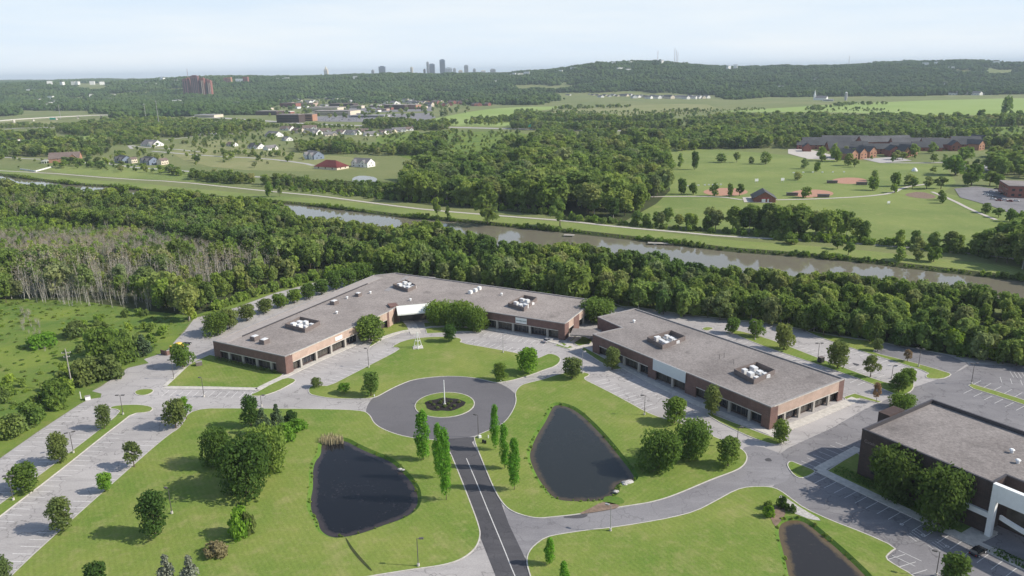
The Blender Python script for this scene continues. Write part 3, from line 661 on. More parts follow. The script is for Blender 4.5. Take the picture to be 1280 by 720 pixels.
def trunk_data(kind, seed, rad=0.07, limbs=6):
    rng = random.Random(seed); mb = MB(); H = HK[kind]; top = H * (.8 if kind in ('column', 'cone') else .6)
    x = y = 0; prev = (0, 0, -0.05)
    for i in range(4):
        p = (x + rng.uniform(-.03, .03) * i, y + rng.uniform(-.03, .03) * i, top * (i + 1) / 4)
        mb.tube(prev, p, rad * (1 - i * .22) * (1.25 if i == 0 else 1), rad * (1 - (i + 1) * .22), 6); prev = p
    for i in range(limbs):
        z0 = top * rng.uniform(.35, .9); a = rng.uniform(0, 6.28); l = .55 if kind not in ('column', 'cone') else .22
        mb.tube((0, 0, z0), (math.cos(a) * l, math.sin(a) * l, z0 + .5 * l + .1), rad * .4, rad * .12, 4)
    return mb
def bare_mesh(seed, nl, lean=0.0, leaf=90, size=.05, mats=('bark_pale', 'twig_grey')):
    rng = random.Random(seed); mb = MB(); H = HK['bare']
    for s in range(nl):
        bx, by = rng.uniform(-.35, .35), rng.uniform(-.35, .35); tx, ty = bx + rng.uniform(-.5, .5), by + rng.uniform(-.5, .5); h = H * rng.uniform(.65, 1)
        mb.tube((bx, by, 0), (tx, ty, h), .045, .012, 4)
        for k in range(9):
            t = rng.uniform(.3, .95); a = rng.uniform(0, 6.28); p = (bx + (tx - bx) * t, by + (ty - by) * t, h * t); l = .6 * (1.1 - t)
            mb.tube(p, (p[0] + math.cos(a) * l, p[1] + math.sin(a) * l, p[2] + l * rng.uniform(.6, 1.3)), .018, .006, 3)
    me = bpy.data.meshes.new('stems'); ev, ef = mb.v, mb.f
    r2 = np.random.default_rng(seed); pos = r2.normal(size=(leaf, 3)) * [.42, .42, .7] + [0, 0, H * .72]; n = r2.normal(size=(leaf, 3)); n /= np.linalg.norm(n, axis=1, keepdims=True)
    v = leaf_quads(pos, n, size, r2)
    return mesh_np('stems', v, leaf, [mats[1], mats[0]], extra=(ev, ef, 1))
PROTO = {}
def proto(kind, leafmat, seed, nclump, nleaf, size, bark='bark', rad=.07):
    key = (kind, leafmat, seed)
    if key not in PROTO:
        cm = crown_mesh(kind, seed, nclump, nleaf, size, leafmat)
        t = trunk_data(kind, seed, rad); tm = bpy.data.meshes.new('trunk'); tm.from_pydata(t.v, [], t.f); tm.materials.append(MATS[bark]); tm.update()
        PROTO[key] = (cm, tm)
    return PROTO[key]
SPEC = dict(round=(26, 2300, .075), oval=(30, 2600, .075), wide=(30, 5200, .046), column=(46, 3000, .105), cone=(46, 2200, .075), shrub=(16, 1100, .085), airy=(22, 1100, .085), tall=(34, 2400, .08))
def plant(name, cat, kind, leafmat, px, pyb, pyt, wpx, label, group=None, seed=None, bark='bark', rad=.07):
    seed = (int(px * 3) % 3) if seed is None else seed
    nc, nl, sz = SPEC[kind]; cm, tm = proto(kind, leafmat, seed, nc, nl, sz, bark, rad)
    g = G(px, pyb); h = hgt(px, pyb, pyt); w = wid(px, pyb, wpx)
    o = empty(name, (g[0], g[1], 0.15), random.uniform(0, 6.28), label, cat, group); o.scale = (w / 2 * 1.04, w / 2 * 1.04, h / HK[kind])
    link(bpy.data.objects.new('crown' if name != 'shrub' else 'foliage', cm), o)
    if name != 'shrub': link(bpy.data.objects.new('trunk', tm), o)
    return o
T = [  # kind, leaf, foot x, foot y, top y, width px, label
 ('oval','leaf_olive',131,536,508,18,'small olive tree at the round head of the parking lot median strip'),
 ('round','leaf_olive',220,535,502,26,'olive round-headed tree at the lawn corner beside the parking lot entrance'),
 ('airy','leaf_bright',233,524,498,15,'thin bright green sapling just behind the olive tree at the lawn corner'),
 ('oval','leaf_olive',75,579,544,24,'olive pear-shaped tree on the grass median next to a double-headed lamp'),
 ('round','leaf_mid',33,614,585,34,'broad bright green round tree low on the median of the left parking lot'),
 ('airy','leaf_olive',168,584,555,24,'olive tree with upright open branches at the parking lot edge on bare soil'),
 ('round','leaf_bright',132,615,593,18,'smallest bright green tree at the right edge of the left parking lot'),
 ('oval','leaf_olive',79,664,625,28,'grey-green pear-shaped tree at the lot edge with its shadow on the stalls'),
 ('oval','leaf_olive',4,738,699,26,'grey-green tree cut off by the bottom left corner of the photo'),
 ('oval','leaf_dark',195,671,618,34,'large dark oval tree alone on the lawn beside a lamp post, long shadow'),
 ('round','leaf_dark',122,738,706,26,'dark green treetop at the bottom edge of the photo left of the blue spruces'),
 ('wide','leaf_dark',271,582,540,34,'dark upright tree at the left side of the big clump on the lawn'),
 ('wide','leaf_dark',309,616,556,62,'biggest dense dark green tree in the clump on the pond lawn'),
 ('wide','leaf_mid',338,588,538,44,'mid green bushy tree at the right side of the big clump near the pond'),
 ('oval','leaf_dark',314,534,497,22,'dark oval tree at the north end of the clump beside two spruces'),
 ('oval','leaf_mid',464,495,467,21,'bright round young tree on the lawn edge left of the roundabout'),
 ('round','leaf_olive',396,484,474,13,'very small round tree at the tip of the front lawn beside the car park'),
 ('airy','leaf_bright',430,492,480,17,'low bright green sapling with thin branches beside the roundabout lawn road'),
 ('oval','leaf_mid',626,476,455,17,'smaller light green tree at the upper right rim of the roundabout'),
 ('round','leaf_bright',660,467,439,26,'bright green full round tree on the lawn tip by the flat wing car park'),
 ('round','leaf_olive',715,473,449,25,'round green tree at the junction between the two long brick buildings'),
 ('oval','leaf_olive',765,462,436,19,'slim tree against the dark wall at the near corner of the second building'),
 ('oval','leaf_olive',889,519,484,20,'narrow olive tree close to the dark long wall of the second building'),
 ('round','leaf_mid',843,529,501,28,'compact ball-shaped tree beside the lane in front of the second building'),
 ('wide','leaf_mid',823,586,545,50,'wide spreading tree shading the east bank of the right pond'),
 ('wide','leaf_mid',862,572,530,44,'wide dense tree between the ball-shaped tree and the lawn corner'),
 ('round','leaf_mid',910,583,551,27,'broad conical tree at the east corner of the right pond lawn'),
 ('oval','leaf_mid',975,554,527,20,'small tree at the sunny end corner of the second building'),
 ('round','leaf_mid',915,417,399,17,'first small ball tree at the start of the rear parking median'),
 ('round','leaf_mid',945,421,402,19,'second ball tree of the rear parking median beside a lamp'),
 ('round','leaf_olive',980,437,408,23,'olive round tree in the middle of the rear parking median'),
 ('round','leaf_olive',1047,460,431,26,'olive tree beside the dark bin on the rear parking median'),
 ('airy','leaf_olive',1088,471,446,20,'open olive tree near the lower end of the rear parking median'),
 ('round','leaf_mid',1123,491,468,21,'low round tree at the median head by the back lot exit'),
 ('round','leaf_mid',1132,484,462,20,'round tree directly behind the low one at the median head'),
 ('airy','leaf_brown',1095,503,480,11,'thin sparse brownish tree on the kerb by the end of the second building'),
 ('airy','leaf_brown',1134,452,438,11,'small brownish tree on the lawn spit of the rear lots'),
 ('round','leaf_olive',1097,439,425,12,'small olive tree at the forest end of the lawn spit'),
 ('tall','leaf_mid',1029,420,383,18,'tall narrow tree standing out in front of the forest edge'),
 ('round','leaf_lime',1194,440,414,25,'yellow-green tree glowing at the forest edge behind the rear car park'),
 ('round','leaf_lime',1232,449,427,24,'smaller yellow-green tree at the forest edge on the right'),
 ('wide','leaf_mid',1127,512,496,30,'flat green tree top showing behind the corner of the dark brick building'),
 ('wide','leaf_mid',748,402,376,40,'big dense tree filling the gap between the first and second building'),
 ('wide','leaf_deep',1117,623,567,54,'large tree in front of the dark brick building near the wall lettering'),
 ('wide','leaf_deep',1172,655,594,58,'larger tree in front of the dark brick building nearest the white portal'),
 ('oval','leaf_mid',1192,745,697,36,'tree cut off by the bottom right edge near the black car'),
 ('round','leaf_mid',464,426,399,35,'round tree leaning over the sunny fascia of the long left wing'),
 ('oval','leaf_dark',562,427,407,16,'small egg-shaped tree on the lawn tip near the metal sculpture'),
 ('round','leaf_mid',229,459,433,26,'bright round tree on the lane beside the brick waste enclosure'),
 ('wide','leaf_mid',270,418,394,30,'dense tree at the far left corner of the long left wing'),
 ('round','leaf_olive',287,411,388,22,'tree second from the corner in the row along the back of the left wing'),
 ('round','leaf_olive',309,401,382,21,'small tree third in the row along the back of the left wing'),
 ('round','leaf_olive',332,391,376,19,'small tree fourth in the row along the back of the left wing'),
 ('round','leaf_mid',351,384,369,19,'small tree fifth in the row along the back of the left wing'),
 ('round','leaf_mid',368,379,363,18,'small tree sixth in the row along the back of the left wing'),
 ('round','leaf_mid',386,373,357,19,'small tree seventh in the row along the back of the left wing'),
 ('round','leaf_mid',402,368,351,19,'small tree eighth in the row along the back of the left wing'),
 ('round','leaf_mid',420,362,341,23,'fuller tree ninth in the row along the back of the left wing'),
 ('round','leaf_mid',437,358,337,22,'fuller tree tenth in the row along the back of the left wing'),
 ('round','leaf_mid',455,354,331,26,'largest tree at the far end of the row behind the left wing'),
 ('wide','leaf_mid',551,405,379,36,'leftmost of three big rounded trees hiding the entrance wing wall'),
 ('wide','leaf_mid',573,408,381,36,'middle one of three big rounded trees hiding the entrance wing wall'),
 ('wide','leaf_mid',596,413,387,28,'rightmost and lowest of three big rounded trees by the entrance wing'),
]
for k, m, x, yb, yt, w, lab in T: plant('deciduous_tree', 'tree', k, m, x, yb, yt, w, lab)
for x, yb, yt, w, lab in [(529.5,575,517,17,'fattest columnar poplar on the left of the drive, nearest the roundabout'),(549,597.5,534,12,'middle columnar poplar on the left side of the main drive'),(558,625.5,541,15,'lowest columnar poplar on the left side of the main drive'),
    (619,562.5,510.5,10.5,'thinnest columnar poplar on the right of the drive, nearest the roundabout'),(630.5,586,533.5,12,'middle columnar poplar on the right side of the main drive'),(643,612.5,552.5,14,'lowest columnar poplar on the right of the drive, beside the right pond'),
    (687,706,675.5,11.5,'young columnar poplar on a mulch ring at the bottom of the photo'),(705,738,705,11,'young columnar poplar cut off by the bottom edge of the photo')]:
    plant('poplar_tree', 'tree', 'column', 'leaf_poplar', x, yb, yt, w, lab, rad=.05, group='columnar poplars along the main drive')
for k, m, x, yb, yt, w, lab in [('cone','leaf_blue',212,740,695,28,'left one of two blue spruces at the bottom edge'),('cone','leaf_blue',241,741,696,29,'right one of two blue spruces at the bottom edge'),
    ('cone','leaf_spruce',330,543,511,22,'dark broad spruce at the top of the lawn clump'),('cone','leaf_spruce',347,533,506,17,'slender pointed spruce right of the broad one on the lawn'),
    ('cone','leaf_spruce',180,444,419,22,'dark conifer at the marsh edge left of the waste enclosure')]:
    plant('spruce_tree', 'tree', k, m, x, yb, yt, w, lab, bark='bark')
S = [('leaf_bright',302,670,638,30,'bright green oval shrub on the lawn below the big clump'),('leaf_olive',311,668,642,16,'dull green shrub growing against the bright oval shrub'),('leaf_greyish',270,694,681,30,'low brown-grey shrub in a ring of bare ground'),
 ('leaf_dark',364,525,515,17,'dark flat round shrub right of the two spruces'),('leaf_bright',370,538,527,28,'bright low shrub band between clump and spruces'),('leaf_bright',355,552,532,26,'bright tall shrub at the pond side of the lawn clump'),
 ('leaf_bright',961,646.5,634,13,'clipped ball shrub lowest in the planted bed'),('leaf_mid',960,636,627,12,'clipped flat shrub at the left of the planted bed'),('leaf_dark',977,635,622,12,'tallest clipped ball shrub in the planted bed'),('leaf_dark',984,637.5,631,8,'tiny shrub at the top of the gravel bed'),('leaf_dark',991,640.5,632,9,'small dark shrub at the edge of the gravel bed'),
 ('leaf_olive',109,477,449,40,'large rounded shrub in the marsh beside the utility pole'),('leaf_olive',135,473,447,36,'large rounded shrub right of the utility pole'),('leaf_mid',70,506,478,36,'dark green shrub low in the marsh left of the utility pole'),('leaf_mid',40,527,505,34,'spreading shrub near the marsh edge above the left lot'),
 ('leaf_mid',155,452,425,34,'tall shrub next to the dark conifer at the marsh edge'),('leaf_mid',128,446,412,40,'tall shrub thicket behind the rounded marsh shrubs'),('leaf_bright',52,432,418,36,'light green shrub mound in the open marsh'),('leaf_shrub',16,545,522,36,'light shrub at the left edge above the parking lot'),('leaf_olive',96,420,404,30,'grey-green shrub in the upper marsh')]
for m, x, yb, yt, w, lab in S: plant('shrub', 'shrub', 'shrub', m, x, yb, yt, w, lab)
for i in range(11):
    a = i * 2.4; g = (C_ISL[0] + 4.6 * math.sqrt((i + .5) / 11) * math.cos(a) * 1.2, C_ISL[1] + 4.0 * math.sqrt((i + .5) / 11) * math.sin(a))
    cm, tm = proto('shrub', 'leaf_olive', 1, *SPEC['shrub']); o = empty('ornamental_grass', (g[0], g[1], .18), a, 'pale tuft of planting in the dark mulch bed round the flagpole', 'plant', 'tufts in the roundabout bed')
    s = random.uniform(.55, .8); o.scale = (s, s, s * .8); link(bpy.data.objects.new('foliage', cm), o)

# foundation hedges
def hedge(pts, w, h, lab, mat='leaf_olive'):
    rng = np.random.default_rng(len(lab)); p = path_px(pts, 0); P_, N_ = [], []
    for a, b in zip(p[:-1], p[1:]):
        l = math.hypot(b[0] - a[0], b[1] - a[1]); n = int(l * 34)
        t = rng.uniform(0, 1, n); d = rng.normal(size=(n, 3)); d[:, 2] = np.abs(d[:, 2]); d /= np.linalg.norm(d, axis=1, keepdims=True)
        c = np.stack([a[0] + (b[0] - a[0]) * t, a[1] + (b[1] - a[1]) * t, np.full(n, .2)], 1); hh = h * (.75 + .3 * np.sin(t * l * 1.9))
        P_.append(c + d * np.stack([np.full(n, w / 2), np.full(n, w / 2), hh], 1)); N_.append(d)
    P_, N_ = np.concatenate(P_), np.concatenate(N_); me = mesh_np('hedge', leaf_quads(P_, N_, .2, rng), len(P_), [mat])
    o = bpy.data.objects.new('hedge', me); link(o); tag(o, lab, 'hedge')
hedge([(271,449),(300,456.5),(347,467)], 1.8, 1.3, 'low foundation planting along the shaded end wall of the left wing')
hedge([(745,424),(760,419)], 3, 1.8, 'hedge in the corner between the two long buildings under the link roof', 'leaf_dark')
hedge([(1243,690),(1270,703),(1300,716)], 3, 1.0, 'dark planting in the bed at the foot of the white portal', 'leaf_dark')
hedge([(1050,590),(1100,612),(1150,638),(1195,660)], 4, 1.5, 'dark undergrowth bed at the foot of the dark brick wall', 'leaf_dark')

# ---- scattered stuff by geometry nodes
PC = bpy.data.collections
def hidden_coll(name, meshes):
    c = PC.new(name)
    for i, me in enumerate(meshes):
        o = bpy.data.objects.new(f'{name}_{i:02d}', me); c.objects.link(o)
    return c
def gn_tree():
    ng = bpy.data.node_groups.new('scatter', 'GeometryNodeTree')
    ng.interface.new_socket('Geometry', in_out='INPUT', socket_type='NodeSocketGeometry')
    ng.interface.new_socket('Geometry', in_out='OUTPUT', socket_type='NodeSocketGeometry')
    return ng
def scatter(name, pts, scl, idx, coll, label, kind='stuff', cat=None, rz=None):
    n = len(pts); me = bpy.data.meshes.new(name); me.vertices.add(n); me.vertices.foreach_set('co', np.asarray(pts, np.float32).ravel())
    for an, ty, d in (('scl', 'FLOAT_VECTOR', np.asarray(scl, np.float32).ravel()), ('rt', 'FLOAT_VECTOR', np.stack([np.zeros(n), np.zeros(n), RNG.uniform(0, 6.28, n) if rz is None else rz], 1).astype(np.float32).ravel()), ('ix', 'INT', np.asarray(idx, np.int32))):
        a = me.attributes.new(an, ty, 'POINT'); a.data.foreach_set('vector' if ty != 'INT' else 'value', d)
    me.update(); o = bpy.data.objects.new(name, me); link(o)
    ng = gn_tree(); L = ng.links.new; gi, go = ng.nodes.new('NodeGroupInput'), ng.nodes.new('NodeGroupOutput')
    ip = ng.nodes.new('GeometryNodeInstanceOnPoints'); ci = ng.nodes.new('GeometryNodeCollectionInfo'); ci.inputs[0].default_value = coll
    ci.inputs['Separate Children'].default_value = True; ci.inputs['Reset Children'].default_value = True
    def na(nm, ty):
        q = ng.nodes.new('GeometryNodeInputNamedAttribute'); q.data_type = ty; q.inputs[0].default_value = nm; return q.outputs[0]
    mp = ng.nodes.new('GeometryNodeMeshToPoints'); L(gi.outputs[0], mp.inputs[0]); L(mp.outputs[0], ip.inputs['Points'])
    L(ci.outputs[0], ip.inputs['Instance']); ip.inputs['Pick Instance'].default_value = True
    L(na('ix', 'INT'), ip.inputs['Instance Index']); L(na('scl', 'FLOAT_VECTOR'), ip.inputs['Scale'])
    er = ng.nodes.new('FunctionNodeEulerToRotation'); L(na('rt', 'FLOAT_VECTOR'), er.inputs[0]); L(er.outputs[0], ip.inputs['Rotation'])
    L(ip.outputs[0], go.inputs[0]); md = o.modifiers.new('scatter', 'NODES'); md.node_group = ng
    tag(o, label, cat, None, kind); return o
def joined(kind, seed, nc, nl, sz, mat, bark='bark', rad=.05):
    rng = np.random.default_rng(seed); pos, n, H, zb, C = crown_pts(kind, rng, nc, nl); t = trunk_data(kind, seed, rad, 3)
    return mesh_np('tree_with_trunk', leaf_quads(pos, n, sz, rng), len(pos), [mat, bark], extra=(t.v, t.f, 1))
near_m = [joined('forest', 1, 20, 900, .12, 'leaf_forest'), joined('tall', 2, 22, 950, .12, 'leaf_forest'), joined('round', 3, 18, 800, .12, 'leaf_forest'), joined('forest', 4, 16, 800, .12, 'leaf_forest'), joined('tall', 5, 18, 850, .13, 'leaf_forest', 'bark_pale'), joined('airy', 6, 18, 600, .11, 'leaf_forest', 'bark_pale')]
mid_m = [joined(k, 10 + i, 12, 300, .18, 'leaf_forest') for i, k in enumerate(('forest', 'round', 'tall', 'round', 'forest'))]
bare_m = [bare_mesh(20 + i, 3) for i in range(4)] + [bare_mesh(30 + i, 2, leaf=40) for i in range(2)]
brush_m = [bare_mesh(40 + i, 7, leaf=160, size=.06) for i in range(3)]
shrub_m = [crown_mesh('shrub', 50 + i, 9, 380, .13, 'leaf_shrub') for i in range(4)]
Cn, Cm, Cb, Cs = hidden_coll('woodland_kinds', near_m), hidden_coll('grove_kinds', mid_m), hidden_coll('stem_kinds', bare_m), hidden_coll('shrub_kinds', shrub_m)
Cbr = hidden_coll('brush_kinds', brush_m)
def fill(ring, sp, jit=.45, keep=1.0):
    r = np.asarray(ring); x0, y0 = r.min(0); x1, y1 = r.max(0)
    gx, gy = np.meshgrid(np.arange(x0, x1, sp), np.arange(y0, y1, sp)); p = np.stack([gx.ravel(), gy.ravel()], 1)
    p += RNG.uniform(-jit, jit, p.shape) * sp; p = p[inside(p, ring)]
    return p[RNG.uniform(0, 1, len(p)) < keep]
def fill_px(pts, sp, keep=1.0): return fill(ring_px(pts), sp, keep=keep)
def cull(p, margin=120):
    """drop what stands far outside the view to the sides"""
    z = p[:, 1] * CP + CAMH * SP; px = 640 + FPX * p[:, 0] / z
    return p[(px > -margin) & (px < 1280 + margin) & (p[:, 1] > 60)]
def sizes(n, h0, h1, ratio, kinds_h):
    h = RNG.uniform(h0, h1, n); w = h * ratio * RNG.uniform(.8, 1.25, n); return np.stack([w / 2, w / 2, h / kinds_h], 1)
# near woodland between the office park and the canal
A = [(-160,262),(0,246),(40,252),(75,255),(150,258),(205,257),(225,254),(320,267),(357,270),(382,296),(432,297),(480,308),(532,298),(595,318),(640,327),(800,347),(900,358),(1000,372),(1100,382),(1222,397),(1280,408),(1450,432),(1560,470),(1450,470),(1280,445),(1185,432),(1100,417),(1030,407),(960,396),(880,381),(800,371),(762,366),(744,380),(640,369),(540,356),(497,351),(468,342),(440,338),(410,338),(370,345),(345,330),(330,310),(300,288),(240,284),(180,280),(100,276),(40,268),(-60,282)]
B = [(-160,330),(0,332),(120,326),(250,322),(345,330),(370,345),(345,356),(290,374),(255,390),(235,404),(222,395),(180,376),(120,372),(60,372),(0,380),(-160,392)]
MID = [(0,270),(60,268),(100,276),(180,280),(240,284),(300,288),(345,320),(250,322),(120,326),(0,332),(-160,330),(-160,285)]
pA = cull(np.concatenate([fill_px(A, 6.2), fill_px(B, 6.0)]))
gyv = np.array([P(x, y, 0)[1] for x, y in pA]); gxv = np.array([P(x, y, 0)[0] for x, y in pA])
hA = RNG.uniform(6.5, 15, len(pA)) + 3 * np.sin(pA[:, 0] / 31 + pA[:, 1] / 17) + 1.5 * np.sin(pA[:, 0] / 11)
hA = np.where((gyv > 320) & (gxv < 340), hA * .95, hA)
dead = inside(np.stack([gxv, gyv], 1), [(10,395),(10,330),(330,322),(360,335),(345,352),(290,352),(235,372),(190,392)])
kp = ~dead | (RNG.uniform(0, 1, len(pA)) < .42); pA, hA, gxv, gyv = pA[kp], hA[kp], gxv[kp], gyv[kp]
kA = RNG.integers(0, 6, len(pA)); KH = np.array([2.9, 3.6, 2.1, 2.9, 3.6, 2.5])
wA = hA * np.array([.62, .50, .85, .62, .48, .66])[kA] * RNG.uniform(.85, 1.2, len(pA))
# the strip down to the water: heights follow the shore, low at the bank
TOPL = [(-200,215),(0,205),(25,224),(75,226),(150,228),(225,227),(275,235),(320,247),(357,250),(382,270),(432,271),(480,282),(532,273),(552,274),(595,290),(640,300),(680,303),(730,300),(790,313),(830,312),(850,325),(900,330),(960,335),(1000,340),(1060,338),(1100,345),(1180,347),(1220,352),(1280,372),(1500,410)]
nb = shift(far_w, 66); nb2 = shift(far_w, 66 + 75); pS = cull(fill(ccw(nb + nb2[::-1]), 5.4)); sx_ = np.array([P(x, y, 0) for x, y in pS])
ok_ = ~inside(pS, ring_px(A)) & (sx_[:, 0] > -150); pS, sx_ = pS[ok_], sx_[ok_]
tl_ = np.interp(sx_[:, 0], [q[0] for q in TOPL], [q[1] for q in TOPL]); hS = np.array([hgt(a, b, min(c, b - 3)) for (a, b), c in zip(sx_, tl_)])
hS = np.clip(hS, 1.2, 13) * RNG.uniform(.6, .95, len(pS))
def lim(p, h):
    q = np.array([P(x, y, 0) for x, y in p]); t = np.interp(q[:, 0], [k[0] for k in TOPL], [k[1] for k in TOPL]) + 1
    return np.minimum(h, np.array([max(3, hgt(a, b, min(c, b - 3))) for (a, b), c in zip(q, t)]) * RNG.uniform(.52, 1.02, len(p)))
kS = RNG.choice([0, 2, 3, 5, 2], len(pS)); KS_ = np.array([2.9, 3.6, 2.1, 2.9, 3.6, 2.5]); wS = np.maximum(2.4, hS * .72) * RNG.uniform(.9, 1.2, len(pS))
scatter('forest', np.c_[pS, np.zeros(len(pS))], np.stack([wS / 2, wS / 2, hS / KS_[kS]], 1), kS, Cn, 'wood and scrub coming down to the near bank of the canal')
hA = lim(pA, hA)
# pieces of the woodland edge one can tell apart: every one its own object
order = np.argsort(np.hypot(pA[:, 0], pA[:, 1])); vis = [i for i in order if -20 < gxv[i] < 1300][:165]
sel = np.zeros(len(pA), bool); sel[vis] = True
parts = {}
def crown_and_trunk(k):
    if k not in parts:
        kind = ('forest', 'tall', 'round', 'forest', 'tall', 'airy')[k]
        parts[k] = proto(kind, 'leaf_forest', 60 + k, 22, 1500, .10, 'bark' if k < 4 else 'bark_pale', .05)
    return parts[k]
for i in vis:
    k = int(kA[i]); cm, tm = crown_and_trunk(k)
    left = gxv[i] < 420
    o = empty('woodland_tree', (pA[i, 0], pA[i, 1], 0), random.uniform(0, 6.28), 'leafy wild tree on the near fringe of the woods left of the office park' if left else 'leafy wild tree on the near fringe of the woods behind the rear car park', 'tree', 'trees on the wood edge left of the office park' if left else 'trees on the wood edge behind the rear car park')
    o.scale = (wA[i] / 2, wA[i] / 2, hA[i] / KH[k]); link(bpy.data.objects.new('crown', cm), o); link(bpy.data.objects.new('trunk', tm), o)
r = ~sel
scatter('forest', np.c_[pA[r], np.zeros(r.sum())], np.stack([wA / 2, wA / 2, hA / KH[kA]], 1)[r], kA[r], Cn, 'dense green wood along the near side of the canal')
def woods(name, polys, sp, h, ratio, coll, KHs, label, keep=1.0):
    p = cull(np.concatenate([fill_px(q, sp, keep) for q in polys]))
    k = RNG.integers(0, len(KHs), len(p)); hh = RNG.uniform(h[0], h[1], len(p)) * (1 + .15 * np.sin(p[:, 0] / 23) + .12 * np.sin(p[:, 1] / 31 + 1)); w = hh * ratio * RNG.uniform(.8, 1.25, len(p))
    scatter(name, np.c_[p, np.zeros(len(p))], np.stack([w / 2, w / 2, hh / np.asarray(KHs)[k]], 1), k, coll, label)
KN, KM, KB, KS = [2.9, 3.6, 2.1, 2.9, 3.6, 2.5], [2.9, 2.1, 3.6, 2.1, 2.9], [3.4] * 6, [1.15] * 4
# trees with pale bare stems in the left wood, grey leafless brush
# understorey along the wood edge
woods('undergrowth', [[(744,378),(762,368),(880,382),(1030,410),(1185,438),(1280,452),(1450,480),(1450,486),(1280,456.5),(1185,442),(1100,426),(1030,415),(960,403),(870,386),(766,372),(748,383)], [(235,404),(255,392),(290,378),(345,361),(410,343),(440,339),(470,343),(497,352),(640,370),(742,382),(742,388),(640,378),(495,358),(468,348),(440,344),(410,347),(345,364),(290,381),(240,398)]], 2.8, (2, 4.5), 1.2, Cs, KS, 'low leafy undergrowth along the wood edge behind the buildings')
woods('forest', [[(40,345),(150,340),(330,330),(360,338),(330,350),(290,352),(235,368),(190,388),(60,381),(20,378),(20,352)]], 5.2, (8, 15), .42, Cb, KB, 'pale bare stems of half dead trees in the left wood')
woods('forest', [[(100,272),(240,282),(330,290),(330,310),(240,300),(110,290)], [(0,255),(100,262),(180,268),(180,280),(0,275)], [(340,300),(420,310),(470,325),(440,335),(345,330)]], 11, (9, 12), .45, Cb, KB, 'thin leafless trees between the green woods')
woods('undergrowth', [[(-160,300),(0,297),(110,296),(240,298),(330,306),(380,316),(400,330),(300,326),(200,322),(100,322),(0,326),(-160,328)], [(-160,296),(0,292),(110,290),(240,296),(160,304),(0,306),(-160,312)]], 4.0, (3.5, 6.5), .75, Cbr, [3.4] * 3, 'grey-brown leafless brush in a band through the left wood')
woods('undergrowth', [[(-160,300),(0,297),(240,298),(330,306),(400,330),(300,326),(200,322),(0,326),(-160,328)]], 7.5, (3, 6), 1.1, Cs, KS, 'green bushes growing up through the grey brush')
woods('undergrowth', [[(-160,268),(0,262),(60,266),(100,274),(200,284),(300,292),(340,312),(250,304),(110,300),(0,302),(-160,304)]], 5, (2.5, 6), 1.1, Cs, KS, 'light green thicket below the tall canal-side trees')
# the marsh: tussocks and scrub
woods('marsh_scrub', [[(-100,560),(-100,385),(0,374),(100,376),(190,392),(225,404),(215,424),(180,446),(150,462),(115,484),(90,505),(40,535),(0,560)]], 4.6, (.25, .95), 3.0, Cs, KS, 'yellow-green tussocks and low scrub covering the marsh', .85)
woods('marsh_scrub', [[(100,400),(180,392),(225,404),(205,425),(170,440),(130,450),(100,440)], [(60,470),(100,462),(110,480),(90,500),(50,520),(20,510)], [(0,470),(40,480),(30,500),(0,505)]], 5.5, (2, 5), 1.3, Cs, KS, 'taller scrub on the marsh near the lane', .6)
woods('marsh_scrub', [[(20,388),(45,395),(55,420),(60,440),(40,440),(28,415)]], 4.5, (2, 3.5), .8, Cbr, [3.4] * 3, 'grey dead brush along a line across the marsh')
# across the canal
F2 = [(520,222),(560,213),(600,202),(640,192),(690,186),(770,188),(828,197),(838,238),(815,252),(800,262),(780,275),(707,268),(640,263),(560,256),(500,250),(500,238)]
woods('forest', [F2], 10, (11, 23), .80, Cn, KN, 'deep green wood on the far bank of the canal', .9)
woods('forest', [[(330,228),(380,228),(440,234),(500,238),(500,250),(440,243),(330,233)], [(230,224),(270,220),(310,224),(320,230),(280,230)]], 6.5, (4, 9), .85, Cn, KN, 'lower trees and scrub behind the towpath on the left')
woods('forest', [[(790,278),(850,282),(910,286),(960,289),(1060,296),(1085,303),(1000,298.5),(910,293),(850,288),(790,282)], [(950,284),(1015,292),(1060,292),(1010,297),(960,294)]], 8, (11, 19), .70, Cn, KN, 'row of tall trees between the towpath and the sports lawn', 1)
woods('forest', [[(1095,303),(1180,312),(1240,316),(1240,322),(1180,316),(1100,308)]], 8, (9, 13), .75, Cn, KN, 'row of medium trees between towpath and sports lawn on the right')
woods('forest', [[(1235,312),(1330,322),(1400,360),(1330,352),(1260,335),(1225,326)]], 8, (14, 20), .7, Cn, KN, 'tall trees at the right end of the far canal bank')
woods('undergrowth', [[(960,296),(1030,299),(1100,304),(1200,313),(1240,318),(1235,323),(1120,308.5),(1030,303),(960,300)], [(700,272),(850,286),(960,294),(960,297),(850,288.5),(700,275)]], 4.5, (2.5, 5), 1.3, Cs, KS, 'rounded scrub beside the towpath')
bk = shift(far_w, -4.2); bk2 = shift(far_w, -0.6)
p = fill(ccw(bk + bk2[::-1]), 2.4); p = cull(p, 60); k = RNG.integers(0, 4, len(p)); hh = RNG.uniform(.7, 2.1, len(p)) * (1 + .5 * np.sin(p[:, 0] / 13)); 
scatter('undergrowth', np.c_[p, np.full(len(p), -.9)], np.stack([hh * .8, hh * .8, hh], 1), k, Cs, 'dark reeds and scrub along the far canal bank')
bk = shift(near_w, 6); bk2 = shift(near_w, 1)
p = fill(ccw(bk + bk2[::-1]), 3); p = cull(p, 60); k = RNG.integers(0, 4, len(p)); hh = RNG.uniform(.8, 1.6, len(p))
scatter('undergrowth', np.c_[p, np.full(len(p), -.9)], np.stack([hh * .8, hh * .8, hh], 1), k, Cs, 'scrub along the near canal bank')
